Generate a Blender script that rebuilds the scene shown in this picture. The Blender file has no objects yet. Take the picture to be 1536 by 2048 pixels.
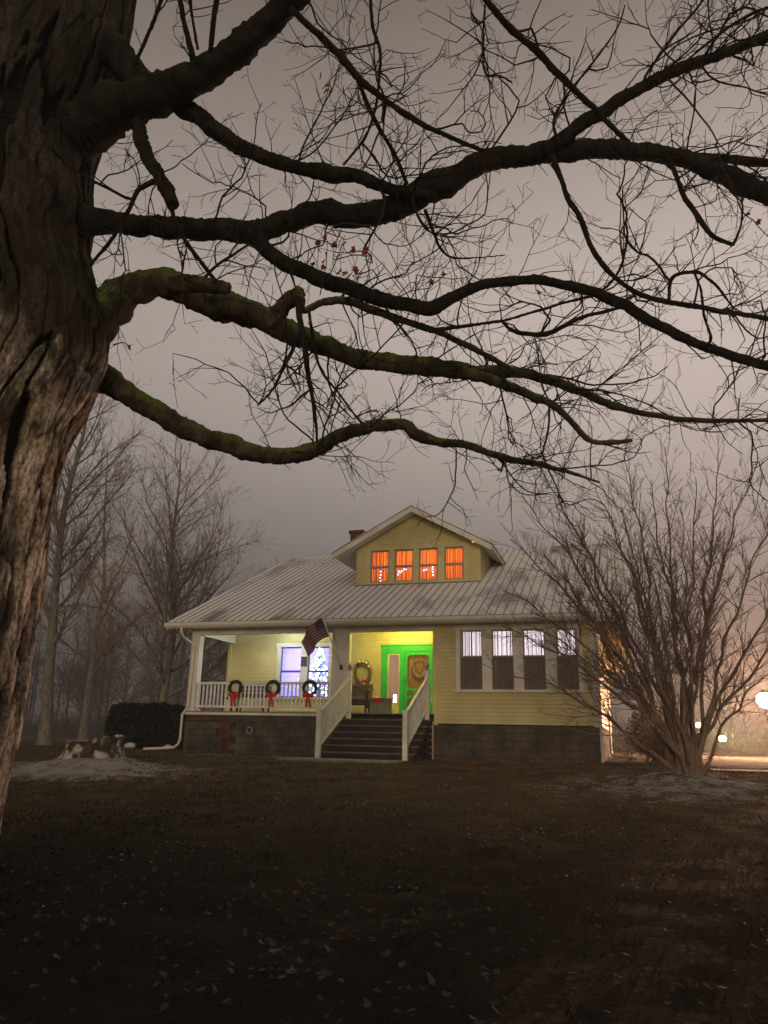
import bpy, math, random
import numpy as np
from mathutils import Vector, Matrix, noise as mnoise

sc = bpy.context.scene
COL = sc.collection
R = random.Random(11)
rad = math.radians

# ------------------------------------------------------------------ camera
CAM = Vector((0.0, -20.0, 0.55))
PITCH, ROLL, YAW, FPX = rad(16.2), rad(1.2), rad(17.2), 1540.0
_f = Vector((-math.sin(YAW) * math.cos(PITCH), math.cos(YAW) * math.cos(PITCH), math.sin(PITCH)))
_r0 = Vector((math.cos(YAW), math.sin(YAW), 0.0))
_u0 = _r0.cross(_f)
_u = math.cos(ROLL) * _u0 - math.sin(ROLL) * _r0
_r = math.cos(ROLL) * _r0 + math.sin(ROLL) * _u0
cam_d = bpy.data.cameras.new('camera')
cam = bpy.data.objects.new('camera', cam_d)
COL.objects.link(cam)
cam.matrix_world = Matrix(((_r.x, _u.x, -_f.x, CAM.x), (_r.y, _u.y, -_f.y, CAM.y), (_r.z, _u.z, -_f.z, CAM.z), (0, 0, 0, 1)))
cam_d.sensor_fit = 'VERTICAL'
cam_d.sensor_height = 24.0
cam_d.lens = 24.0 * FPX / 2048.0
cam_d.clip_start = 0.05
cam_d.clip_end = 2000.0
sc.camera = cam

# ------------------------------------------------------------------ sky, sun, exposure
sc.view_settings.view_transform = 'Standard'
sc.view_settings.look = 'None'
sc.view_settings.exposure = 0.75
sc.view_settings.gamma = 1.0
sc.view_settings.use_curve_mapping = False

SUN_EL, SUN_AZ = rad(4.5), rad(170.0)          # weak warm sun added low behind the viewer, standing in for an unseen source
world = bpy.data.worlds.new('World')
sc.world = world
world.use_nodes = True
wt = world.node_tree
wt.nodes.clear()
def wn(t, **kw):
    n = wt.nodes.new(t)
    for k, v in kw.items(): setattr(n, k, v)
    return n
wo = wn('ShaderNodeOutputWorld')
geo = wn('ShaderNodeTexCoord')
sep = wn('ShaderNodeSeparateXYZ')
wt.links.new(geo.outputs['Generated'], sep.inputs[0])
rmp = wn('ShaderNodeValToRGB')
mr = wn('ShaderNodeMapRange')
mr.inputs['From Min'].default_value = -0.2
mr.inputs['From Max'].default_value = 1.0
wt.links.new(sep.outputs['Z'], mr.inputs['Value'])
wt.links.new(mr.outputs[0], rmp.inputs['Fac'])
def zr(z): return (z + 0.2) / 1.2
stops = [(-0.2, (.026, .022, .019)), (0.0, (.044, .037, .034)), (0.10, (.071, .060, .055)), (0.24, (.145, .126, .117)),
         (0.42, (.300, .254, .230)), (0.56, (.275, .231, .206)), (0.74, (.112, .090, .076)), (0.86, (.066, .053, .044)), (1.0, (.05, .04, .033))]
cr = rmp.color_ramp
while len(cr.elements) < len(stops): cr.elements.new(0.5)
for e, (z, c) in zip(cr.elements, stops):
    e.position = zr(z); e.color = (*c, 1)
cr.interpolation = 'B_SPLINE'
# a faint glow towards the lit side of the village (world +x)
azm = wn('ShaderNodeMapRange')
azm.inputs['From Min'].default_value = -0.75
azm.inputs['From Max'].default_value = 0.35
azm.inputs['To Min'].default_value = 0.82
azm.inputs['To Max'].default_value = 1.25
azm.interpolation_type = 'SMOOTHSTEP'
wt.links.new(sep.outputs['X'], azm.inputs['Value'])
cl = wn('ShaderNodeTexNoise')
cl.inputs['Scale'].default_value = 1.6
cl.inputs['Detail'].default_value = 4.0
wt.links.new(geo.outputs['Generated'], cl.inputs['Vector'])
clm = wn('ShaderNodeMapRange')
clm.inputs['To Min'].default_value = 0.86
clm.inputs['To Max'].default_value = 1.14
wt.links.new(cl.outputs['Fac'], clm.inputs['Value'])
mm = wn('ShaderNodeMath', operation='MULTIPLY')
wt.links.new(azm.outputs[0], mm.inputs[0]); wt.links.new(clm.outputs[0], mm.inputs[1])
bg1 = wn('ShaderNodeBackground')
wt.links.new(rmp.outputs['Color'], bg1.inputs['Color'])
wt.links.new(mm.outputs[0], bg1.inputs['Strength'])
skt = wn('ShaderNodeTexSky', sky_type='NISHITA')
skt.sun_disc = False
skt.sun_elevation = rad(-8.0)
skt.sun_rotation = SUN_AZ
bg2 = wn('ShaderNodeBackground')
bg2.inputs['Strength'].default_value = 0.05
wt.links.new(skt.outputs[0], bg2.inputs['Color'])
ads = wn('ShaderNodeAddShader')
wt.links.new(bg1.outputs[0], ads.inputs[0]); wt.links.new(bg2.outputs[0], ads.inputs[1])
wt.links.new(ads.outputs[0], wo.inputs['Surface'])

sun_d = bpy.data.lights.new('sun', 'SUN')
sun_d.energy = 0.52
sun_d.angle = rad(14)
sun_d.color = (1.0, 0.76, 0.47)
sun = bpy.data.objects.new('sun', sun_d)
COL.objects.link(sun)
_sd = Vector((math.sin(SUN_AZ) * math.cos(SUN_EL), math.cos(SUN_AZ) * math.cos(SUN_EL), math.sin(SUN_EL)))
sun.rotation_euler = _sd.to_track_quat('Z', 'Y').to_euler()

sc.cycles.use_denoising = True
sc.cycles.volume_bounces = 0
sc.cycles.max_bounces = 6
sc.cycles.transparent_max_bounces = 12

# ------------------------------------------------------------------ helpers
def ray(x, y):
    return _f + ((x - 768.0) / FPX) * _r - ((y - 1024.0) / FPX) * _u
def at(x, y, d):                       # the place at optical depth d along a sight line
    return CAM + d * ray(x, y)

class MB:
    """collects quads and triangles, then links them as ONE mesh object"""
    def __init__(s):
        s.V = []; s.n = 0; s.Q = []; s.T = []; s.mq = []; s.mt = []; s.m = 0
    def verts(s, a):
        a = np.asarray(a, dtype=np.float32).reshape(-1, 3)
        b = s.n; s.V.append(a); s.n += len(a); return b
    def quads(s, a):
        a = np.asarray(a, dtype=np.int32).reshape(-1, 4)
        s.Q.append(a); s.mq.append(np.full(len(a), s.m, dtype=np.int32))
    def tris(s, a):
        a = np.asarray(a, dtype=np.int32).reshape(-1, 3)
        s.T.append(a); s.mt.append(np.full(len(a), s.m, dtype=np.int32))
    def box(s, x0, x1, y0, y1, z0, z1):
        b = s.verts([(x0, y0, z0), (x1, y0, z0), (x1, y1, z0), (x0, y1, z0), (x0, y0, z1), (x1, y0, z1), (x1, y1, z1), (x0, y1, z1)])
        s.quads(np.array([(0, 3, 2, 1), (4, 5, 6, 7), (0, 1, 5, 4), (1, 2, 6, 5), (2, 3, 7, 6), (3, 0, 4, 7)]) + b)
    def cbox(s, c, size):
        s.box(c[0] - size[0] / 2, c[0] + size[0] / 2, c[1] - size[1] / 2, c[1] + size[1] / 2, c[2] - size[2] / 2, c[2] + size[2] / 2)
    def bar(s, p, q, w, h=None, up=(0, 0, 1)):
        p, q = Vector(p), Vector(q); h = w if h is None else h
        d = (q - p).normalized(); up = Vector(up)
        if abs(d.dot(up)) > .98: up = Vector((0, 1, 0))
        a = d.cross(up).normalized() * w / 2; c = a.cross(d).normalized() * h / 2
        b = s.verts([p - a - c, p + a - c, p + a + c, p - a + c, q - a - c, q + a - c, q + a + c, q - a + c])
        s.quads(np.array([(0, 1, 2, 3), (7, 6, 5, 4), (0, 4, 5, 1), (1, 5, 6, 2), (2, 6, 7, 3), (3, 7, 4, 0)]) + b)
    def prism(s, poly, axis, a0, a1):
        """poly: 2-D outline (convex or gently concave) pushed along an axis ('x': poly is (y,z); 'y': poly is (x,z); 'z': (x,y))"""
        n = len(poly)
        def v(p, t):
            return {'x': (t, p[0], p[1]), 'y': (p[0], t, p[1]), 'z': (p[0], p[1], t)}[axis]
        b = s.verts([v(p, a0) for p in poly] + [v(p, a1) for p in poly])
        s.quads([(b + i, b + (i + 1) % n, b + n + (i + 1) % n, b + n + i) for i in range(n)])
        s.tris([(b, b + i + 1, b + i) for i in range(1, n - 1)])
        s.tris([(b + n, b + n + i, b + n + i + 1) for i in range(1, n - 1)])
    def tube(s, P, rr, n=6, cap=False, closed=False):
        P = np.asarray(P, dtype=np.float64); k = len(P)
        if np.isscalar(rr): rr = np.full(k, rr)
        rr = np.asarray(rr, dtype=np.float64)
        T = np.empty_like(P)
        if closed:
            T[:] = np.roll(P, -1, 0) - np.roll(P, 1, 0)
        else:
            T[1:-1] = P[2:] - P[:-2]; T[0] = P[1] - P[0]; T[-1] = P[-1] - P[-2]
        T /= np.linalg.norm(T, axis=1)[:, None] + 1e-12
        m = T.mean(0)
        ref = np.array([0, 0, 1.0]) if abs(m[2]) < .8 * np.linalg.norm(m) + 1e-9 else np.array([.31, .95, 0.0])
        if closed:
            _, _, vv = np.linalg.svd(P - P.mean(0)); ref = vv[2]
        A = np.cross(T, ref); A /= np.linalg.norm(A, axis=1)[:, None] + 1e-9
        B = np.cross(T, A)
        an = np.arange(n) * 2 * math.pi / n
        ring = P[:, None, :] + rr[:, None, None] * (np.cos(an)[None, :, None] * A[:, None, :] + np.sin(an)[None, :, None] * B[:, None, :]) if rr.ndim == 1 else \
            P[:, None, :] + rr[:, :, None] * (np.cos(an)[None, :, None] * A[:, None, :] + np.sin(an)[None, :, None] * B[:, None, :])
        b = s.verts(ring)
        kk = k if closed else k - 1
        i = np.arange(kk)[:, None]; j = np.arange(n)[None, :]
        i2 = (i + 1) % k; j2 = (j + 1) % n
        q = np.stack([b + i * n + j, b + i * n + j2, b + i2 * n + j2, b + i2 * n + j], -1)
        s.quads(q)
        if cap and not closed:
            for base, flip in ((b, 0), (b + (k - 1) * n, 1)):
                t = [(base, base + x, base + x + 1) for x in range(1, n - 1)]
                s.tris([tuple(reversed(x)) for x in t] if not flip else t)
    def lathe(s, prof, c, n=16):
        an = np.arange(n) * 2 * math.pi / n
        pr = np.array(prof, dtype=np.float64)
        ring = np.stack([c[0] + pr[:, 0, None] * np.cos(an), c[1] + pr[:, 0, None] * np.sin(an), np.repeat(c[2] + pr[:, 1, None], n, 1)], -1)
        b = s.verts(ring); k = len(prof)
        i = np.arange(k - 1)[:, None]; j = np.arange(n)[None, :]; j2 = (j + 1) % n
        s.quads(np.stack([b + i * n + j, b + i * n + j2, b + (i + 1) * n + j2, b + (i + 1) * n + j], -1))
    def ball(s, c, r, n=8, k=6, sq=(1, 1, 1)):
        prof = [(max(1e-4, math.sin(math.pi * i / k)), -math.cos(math.pi * i / k)) for i in range(k + 1)]
        an = np.arange(n) * 2 * math.pi / n
        pr = np.array(prof)
        ring = np.stack([c[0] + r * sq[0] * pr[:, 0, None] * np.cos(an), c[1] + r * sq[1] * pr[:, 0, None] * np.sin(an),
                         np.repeat(c[2] + r * sq[2] * pr[:, 1, None], n, 1)], -1)
        b = s.verts(ring)
        i = np.arange(k)[:, None]; j = np.arange(n)[None, :]; j2 = (j + 1) % n
        s.quads(np.stack([b + i * n + j, b + i * n + j2, b + (i + 1) * n + j2, b + (i + 1) * n + j], -1))
    def mesh(s, name, mats, smooth=False):
        me = bpy.data.meshes.new(name)
        V = np.concatenate(s.V) if s.V else np.zeros((0, 3), np.float32)
        Q = np.concatenate(s.Q) if s.Q else np.zeros((0, 4), np.int32)
        T = np.concatenate(s.T) if s.T else np.zeros((0, 3), np.int32)
        me.vertices.add(len(V)); me.vertices.foreach_set('co', V.ravel())
        me.loops.add(Q.size + T.size)
        me.loops.foreach_set('vertex_index', np.concatenate([Q.ravel(), T.ravel()]).astype(np.int32))
        nf = len(Q) + len(T)
        me.polygons.add(nf)
        st = np.concatenate([np.arange(len(Q)) * 4, Q.size + np.arange(len(T)) * 3]).astype(np.int32)
        me.polygons.foreach_set('loop_start', st)
        mi = np.concatenate((s.mq + s.mt) or [np.zeros(0, np.int32)]).astype(np.int32)
        me.polygons.foreach_set('material_index', mi)
        me.polygons.foreach_set('use_smooth', np.full(nf, smooth))
        for m in (mats if isinstance(mats, (list, tuple)) else [mats]): me.materials.append(m)
        me.update(calc_edges=True)
        me.validate()
        return me
    def build(s, name, mats, parent=None, smooth=False, loc=(0, 0, 0)):
        return link(name, s.mesh(name, mats, smooth), parent, loc)

def link(name, me, parent=None, loc=(0, 0, 0), rot=None):
    o = bpy.data.objects.new(name, me)
    COL.objects.link(o)
    if parent is not None: o.parent = parent
    o.location = loc
    if rot is not None: o.rotation_euler = rot
    return o
def empty(name, loc=(0, 0, 0), rz=0.0, parent=None):
    o = bpy.data.objects.new(name, None)
    o.empty_display_size = .2
    COL.objects.link(o); o.location = loc; o.rotation_euler = (0, 0, rz)
    if parent is not None: o.parent = parent
    return o
def tag(o, label=None, cat=None, group=None, kind=None):
    if label: o['label'] = label
    if cat: o['category'] = cat
    if group: o['group'] = group
    if kind: o['kind'] = kind
    return o
def one(fn, *a):
    m = MB(); getattr(m, fn)(*a); return m
def boxpart(name, dims, mt, parent):
    return one('box', *dims).build(name, mt, parent)
_cache = {}
def piece(name, key, make, mt, parent, loc, rot=None):
    """a repeated piece: alike pieces share one mesh"""
    k = (name, key, mt.name)
    if k not in _cache: _cache[k] = make().mesh(name, mt)
    return link(name, _cache[k], parent, loc, rot)

# ------------------------------------------------------------------ materials
def mat(name, c1, c2=None, rough=.7, scale=6.0, detail=5.0, bump=0.0, bscale=40.0, spec=.3, metal=0.0, stretch=None, lo=.35, hi=.65, coord='Object'):
    m = bpy.data.materials.new(name); m.use_nodes = True
    t = m.node_tree; b = t.nodes['Principled BSDF']
    b.inputs['Roughness'].default_value = rough
    b.inputs['Specular IOR Level'].default_value = spec
    b.inputs['Metallic'].default_value = metal
    b.inputs['Base Color'].default_value = (*c1, 1)
    tc = t.nodes.new('ShaderNodeTexCoord')
    src = tc.outputs['Object'] if coord != 'World' else t.nodes.new('ShaderNodeNewGeometry').outputs['Position']
    if stretch:
        mp = t.nodes.new('ShaderNodeMapping'); mp.inputs['Scale'].default_value = stretch
        t.links.new(src, mp.inputs['Vector']); src = mp.outputs[0]
    if c2 is not None:
        n = t.nodes.new('ShaderNodeTexNoise'); n.inputs['Scale'].default_value = scale; n.inputs['Detail'].default_value = detail
        t.links.new(src, n.inputs['Vector'])
        r = t.nodes.new('ShaderNodeValToRGB')
        r.color_ramp.elements[0].position = lo; r.color_ramp.elements[0].color = (*c1, 1)
        r.color_ramp.elements[1].position = hi; r.color_ramp.elements[1].color = (*c2, 1)
        t.links.new(n.outputs['Fac'], r.inputs['Fac']); t.links.new(r.outputs[0], b.inputs['Base Color'])
    if bump:
        n2 = t.nodes.new('ShaderNodeTexNoise'); n2.inputs['Scale'].default_value = bscale; n2.inputs['Detail'].default_value = 4
        t.links.new(src, n2.inputs['Vector'])
        bp = t.nodes.new('ShaderNodeBump'); bp.inputs['Strength'].default_value = bump; bp.inputs['Distance'].default_value = .02
        t.links.new(n2.outputs['Fac'], bp.inputs['Height']); t.links.new(bp.outputs[0], b.inputs['Normal'])
    return m
def emit(name, c, s):
    m = bpy.data.materials.new(name); m.use_nodes = True
    t = m.node_tree; t.nodes.clear()
    e = t.nodes.new('ShaderNodeEmission'); e.inputs[0].default_value = (*c, 1); e.inputs[1].default_value = s
    o = t.nodes.new('ShaderNodeOutputMaterial'); t.links.new(e.outputs[0], o.inputs[0])
    return m
def glassmat(name, tint=(1, 1, 1), refl=.10):
    m = bpy.data.materials.new(name); m.use_nodes = True
    t = m.node_tree; t.nodes.clear()
    a = t.nodes.new('ShaderNodeBsdfTransparent'); a.inputs[0].default_value = (*tint, 1)
    g = t.nodes.new('ShaderNodeBsdfGlossy'); g.inputs['Roughness'].default_value = .03
    mx = t.nodes.new('ShaderNodeMixShader'); lw = t.nodes.new('ShaderNodeLayerWeight'); lw.inputs[0].default_value = .25
    mu = t.nodes.new('ShaderNodeMath'); mu.operation = 'MULTIPLY_ADD'; mu.inputs[1].default_value = .6; mu.inputs[2].default_value = refl * .5
    t.links.new(lw.outputs['Fresnel'], mu.inputs[0]); t.links.new(mu.outputs[0], mx.inputs[0])
    t.links.new(a.outputs[0], mx.inputs[1]); t.links.new(g.outputs[0], mx.inputs[2])
    o = t.nodes.new('ShaderNodeOutputMaterial'); t.links.new(mx.outputs[0], o.inputs[0])
    return m
def clothmat(name, c1, c2, period, duty=.5, trans=.7):
    """translucent curtain cloth with stripes along x that paint in the shade of the folds"""
    m = bpy.data.materials.new(name); m.use_nodes = True
    t = m.node_tree; t.nodes.clear()
    tc = t.nodes.new('ShaderNodeTexCoord'); sp = t.nodes.new('ShaderNodeSeparateXYZ')
    t.links.new(tc.outputs['Object'], sp.inputs[0])
    nz = t.nodes.new('ShaderNodeTexNoise'); nz.noise_dimensions = '1D'; nz.inputs['Scale'].default_value = 1.0 / period; nz.inputs['Detail'].default_value = 2
    t.links.new(sp.outputs['X'], nz.inputs['W'])
    r = t.nodes.new('ShaderNodeValToRGB')
    r.color_ramp.elements[0].position = duty - .06; r.color_ramp.elements[0].color = (*c1, 1)  # dark stripes: fold shade put into the cloth colour
    r.color_ramp.elements[1].position = duty + .06; r.color_ramp.elements[1].color = (*c2, 1)
    t.links.new(nz.outputs['Fac'], r.inputs['Fac'])
    d = t.nodes.new('ShaderNodeBsdfDiffuse'); l = t.nodes.new('ShaderNodeBsdfTranslucent')
    t.links.new(r.outputs[0], d.inputs[0]); t.links.new(r.outputs[0], l.inputs[0])
    mx = t.nodes.new('ShaderNodeMixShader'); mx.inputs[0].default_value = trans
    t.links.new(d.outputs[0], mx.inputs[1]); t.links.new(l.outputs[0], mx.inputs[2])
    o = t.nodes.new('ShaderNodeOutputMaterial'); t.links.new(mx.outputs[0], o.inputs[0])
    return m
def screenmat(name, c, op):
    m = bpy.data.materials.new(name); m.use_nodes = True
    t = m.node_tree; t.nodes.clear()
    a = t.nodes.new('ShaderNodeBsdfTransparent'); d = t.nodes.new('ShaderNodeBsdfDiffuse'); d.inputs[0].default_value = (*c, 1)
    mx = t.nodes.new('ShaderNodeMixShader'); mx.inputs[0].default_value = op
    t.links.new(a.outputs[0], mx.inputs[1]); t.links.new(d.outputs[0], mx.inputs[2])
    o = t.nodes.new('ShaderNodeOutputMaterial'); t.links.new(mx.outputs[0], o.inputs[0])
    return m

M = {}
M['siding'] = mat('yellow_siding_paint', (.50, .43, .19), (.68, .60, .30), rough=.55, scale=1.1, detail=9, bump=.10, bscale=60, coord='World')
M['trim'] = mat('white_trim_paint', (.58, .55, .48), (.76, .73, .67), rough=.5, scale=1.6, detail=9, coord='World')
M['rail'] = mat('white_rail_paint', (.62, .60, .54), (.80, .78, .73), rough=.45, scale=3, detail=8, coord='World')
M['green'] = mat('green_door_paint', (.025, .37, .055), (.04, .44, .08), rough=.4, scale=4)
M['block'] = mat('concrete_block', (.046, .040, .031), (.105, .092, .073), rough=.9, scale=2.2, detail=9, bump=.5, bscale=90, coord='World')
M['mortar'] = mat('mortar', (.022, .019, .015), (.036, .031, .025), rough=.95, scale=12)
M['brick'] = mat('red_brick', (.050, .022, .014), (.13, .056, .032), rough=.9, scale=5, detail=8, bump=.4, bscale=80, coord='World')
M['step'] = mat('dark_step_boards', (.014, .012, .010), (.040, .034, .028), rough=.75, scale=4, detail=8, bump=.3, coord='World')
M['slab'] = mat('walk_concrete', (.19, .175, .15), (.30, .28, .25), rough=.9, scale=3, bump=.3)
M['gutter'] = mat('gutter_enamel', (.62, .57, .48), (.70, .65, .56), rough=.4, scale=3)
M['rib'] = mat('bare_metal_rib', (.16, .16, .158), (.26, .258, .25), rough=.45, scale=8, metal=.3)
M['glass'] = glassmat('window_glass')
M['screen'] = screenmat('insect_screen', (.12, .105, .085), .26)
M['doorscreen'] = screenmat('door_screen', (.10, .09, .08), .20)
M['black'] = mat('black_iron', (.02, .02, .02), rough=.5)
M['plaque'] = mat('slate_plaque', (.035, .045, .055), (.06, .07, .08), rough=.6, scale=15)
M['wood_door'] = mat('brown_door_wood', (.44, .19, .085), (.55, .26, .12), rough=.5, scale=2, stretch=(14, 14, 1.2))
M['room'] = mat('room_plaster', (.55, .52, .50), (.60, .57, .55), rough=.8)
M['sash'] = mat('grey_sash_paint', (.30, .26, .21), (.36, .32, .26), rough=.5)
M['darkcloth'] = mat('dark_cafe_curtain', (.24, .195, .135), (.42, .35, .26), rough=.9, scale=3, stretch=(9, 1, .6))
M['wicker'] = mat('dark_wicker', (.035, .028, .020), (.075, .06, .042), rough=.8, scale=60, bump=.6, bscale=120)
M['greybox'] = mat('grey_painted_wood', (.16, .15, .13), (.22, .21, .18), rough=.8, scale=6)
M['redcloth'] = mat('red_cloth', (.30, .012, .012), (.42, .02, .02), rough=.8, scale=12)
M['ribbon'] = mat('red_ribbon', (.50, .012, .014), (.62, .02, .02), rough=.5, scale=10)
M['pine'] = mat('pine_needles', (.012, .022, .012), (.03, .045, .022), rough=.8, scale=18)
M['vine'] = mat('grapevine', (.16, .10, .05), (.26, .18, .09), rough=.9, scale=20)
M['gold'] = mat('pale_bauble', (.75, .70, .55), rough=.25)
M['chimney'] = M['brick']

def snowroof():
    m = mat('snow_dusted_metal', (.16, .16, .16), (.80, .79, .78), rough=.75, scale=.50, detail=8, lo=.30, hi=.47, stretch=(1.7, .55, 1), coord='Object')
    return m
M['roof'] = snowroof()

# ------------------------------------------------------------------ terrain
def smooth(a, b, v):
    t = np.clip((v - a) / (b - a), 0, 1); return t * t * (3 - 2 * t)
def ground_z(x, y):
    x = np.asarray(x, float); y = np.asarray(y, float)
    t = np.maximum(0, -2.6 - y)
    z = -.058 * t * smooth(0, 5, t + 1.2) - .0
    z = np.maximum(z, -1.25)
    z = z - .0045 * np.maximum(0, y - 4)
    z = z - .05 * np.maximum(0, y - 42) * smooth(42, 55, y)
    z = np.maximum(z, -6)
    # root mounds round the stump and the shrub tree, dip to the right side yard
    z = z + .24 * np.exp(-(((x + 10.35) / 1.3) ** 2 + ((y + 6.2) / 1.0) ** 2))
    z = z + .22 * np.exp(-(((x - .92) / .95) ** 2 + ((y + 5.35) / .8) ** 2))
    z = z + .10 * np.exp(-(((x + 4.75) / 1.3) ** 2 + ((y + 16.2) / 1.3) ** 2))
    z = z + .025 * np.sin(x * 1.3 + .7 * y) * np.sin(y * 1.1 - .3 * x) * smooth(1, 5, np.abs(y + 0.5) + 0) * (y < -3)
    return z
def gz(x, y): return float(ground_z(x, y))

def make_ground():
    xs = np.concatenate([np.linspace(-220, -30, 20)[:-1], np.linspace(-30, -14, 33)[:-1], np.linspace(-14, 10, 161)[:-1], np.linspace(10, 30, 41)[:-1], np.linspace(30, 220, 20)])
    ys = np.concatenate([np.linspace(-60, -22, 16)[:-1], np.linspace(-22, 4, 209)[:-1], np.linspace(4, 40, 55)[:-1], np.linspace(40, 220, 46)])
    X, Y = np.meshgrid(xs, ys)
    Z = ground_z(X, Y)
    near = (np.abs(X) < 16) & (Y < 2) & (Y > -22)
    jit = np.array([mnoise.noise((a * 2.3, b * 2.3, 0)) * .03 + mnoise.noise((a * 6.1, b * 6.1, 5)) * .018 for a, b in zip(X[near], Y[near])])
    Z[near] += jit
    m = MB(); m.verts(np.stack([X, Y, Z], -1))
    ny, nx = X.shape
    i = np.arange(ny - 1)[:, None]; j = np.arange(nx - 1)[None, :]
    m.quads(np.stack([i * nx + j, i * nx + j + 1, (i + 1) * nx + j + 1, (i + 1) * nx + j], -1))
    g = bpy.data.materials.new('winter_lawn'); g.use_nodes = True
    t = g.node_tree; b = t.nodes['Principled BSDF']; b.inputs['Roughness'].default_value = .95; b.inputs['Specular IOR Level'].default_value = .1
    tc = t.nodes.new('ShaderNodeTexCoord')
    def noi(s, d=5):
        n = t.nodes.new('ShaderNodeTexNoise'); n.inputs['Scale'].default_value = s; n.inputs['Detail'].default_value = d; n.inputs['Roughness'].default_value = .65
        t.links.new(tc.outputs['Object'], n.inputs['Vector']); return n.outputs['Fac']
    def ramp(src, p0, c0, p1, c1):
        r = t.nodes.new('ShaderNodeValToRGB'); r.color_ramp.elements[0].position = p0; r.color_ramp.elements[1].position = p1
        r.color_ramp.elements[0].color = (*c0, 1); r.color_ramp.elements[1].color = (*c1, 1)
        t.links.new(src, r.inputs[0]); return r.outputs[0]
    def math_(op, a, b_):
        n = t.nodes.new('ShaderNodeMath'); n.operation = op
        for k, v in enumerate((a, b_)):
            if isinstance(v, (int, float)): n.inputs[k].default_value = v
            else: t.links.new(v, n.inputs[k])
        n.use_clamp = True
        return n.outputs[0]
    grass_dim = ramp(noi(1.1), .35, (.005, .004, .002), .65, (.011, .008, .004))
    grass_lit = ramp(noi(1.7), .35, (.050, .040, .018), .65, (.135, .098, .045))
    ad = t.nodes.new('ShaderNodeAttribute'); ad.attribute_name = 'turf_light'
    gmx = t.nodes.new('ShaderNodeMix'); gmx.data_type = 'RGBA'; t.links.new(ad.outputs['Fac'], gmx.inputs[0]); t.links.new(grass_dim, gmx.inputs[6]); t.links.new(grass_lit, gmx.inputs[7]); grass = gmx.outputs[2]
    fine = ramp(noi(26), .4, (.55, .55, .55), .65, (1.25, 1.2, 1.1))
    mulc = t.nodes.new('ShaderNodeMix'); mulc.data_type = 'RGBA'; mulc.blend_type = 'MULTIPLY'; mulc.inputs[0].default_value = 1
    t.links.new(grass, mulc.inputs[6]); t.links.new(fine, mulc.inputs[7])
    # drifts of thin snow lie at places of their own (attribute painted per vertex below)
    at_ = t.nodes.new('ShaderNodeAttribute'); at_.attribute_name = 'snow'
    n1 = noi(3.2, 8); n2 = noi(17, 6)
    s = math_('ADD', math_('MULTIPLY', n1, .6), math_('MULTIPLY', n2, .4))
    th = math_('SUBTRACT', .78, math_('MULTIPLY', at_.outputs['Fac'], .42))
    msk = math_('MULTIPLY', math_('SUBTRACT', s, th), 7.0)
    msk = math_('MULTIPLY', msk, .8)
    mx = t.nodes.new('ShaderNodeMix'); mx.data_type = 'RGBA'
    t.links.new(msk, mx.inputs[0]); t.links.new(mulc.outputs[2], mx.inputs[6]); mx.inputs[7].default_value = (.42, .39, .36, 1)
    t.links.new(mx.outputs[2], b.inputs['Base Color'])
    bp = t.nodes.new('ShaderNodeBump'); bp.inputs['Strength'].default_value = .8; bp.inputs['Distance'].default_value = .05
    t.links.new(noi(22, 6), bp.inputs['Height']); t.links.new(bp.outputs[0], b.inputs['Normal'])
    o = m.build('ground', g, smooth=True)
    v = .45 + 0 * X
    def bl(cx, cy, rx, ry): return np.exp(-(((X - cx) / rx) ** 2 + ((Y - cy) / ry) ** 2))
    v += .62 * bl(-10.3, -6.8, 2.5, 1.7) + .42 * bl(1.0, -6.1, 2.4, 1.7) + .3 * bl(-2.5, -.9, 3.5, .8) + .22 * bl(-9.5, -1.2, 4, 1.0) + .2 * bl(-2.0, -15.2, .7, .8)
    v += .2 * (Y > 2) * (X > 0)
    v -= .16 * smooth(-7, -11, Y)  # thinner snow cover toward the viewer stands in for dimmer light
    tv = smooth(-15.5, -7.5, Y + .8 * np.sin(X * .7) + .15 * X) * .92 + .06  # lamplight near the house painted into the lawn colour, dark near the viewer
    a = o.data.attributes.new('turf_light', 'FLOAT', 'POINT'); a.data.foreach_set('value', tv.astype(np.float32).ravel())
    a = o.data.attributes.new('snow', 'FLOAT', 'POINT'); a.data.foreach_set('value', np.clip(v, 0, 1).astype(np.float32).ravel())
    return tag(o, kind='structure')
make_ground()

m = MB(); m.box(-7.55, -4.75, -3.35, -2.42, -.30, .025); m.build('front_walk', M['slab']); tag(bpy.data.objects['front_walk'], kind='structure')
# a lit, snow powdered drive crossing the right side yard
m = MB()
P = []
for x in np.linspace(1.6, 40, 40):
    for w in (-2.75, -1.75):
        P.append((x, w + .02 * x, gz(x, w + .02 * x) + .03))
b0 = m.verts(P); m.quads([(b0 + 2 * k, b0 + 2 * k + 2, b0 + 2 * k + 3, b0 + 2 * k + 1) for k in range(39)])
m.build('driveway', mat('snowy_drive', (.34, .31, .28), (.55, .52, .48), rough=.9, scale=2)); tag(bpy.data.objects['driveway'], kind='structure')

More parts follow.
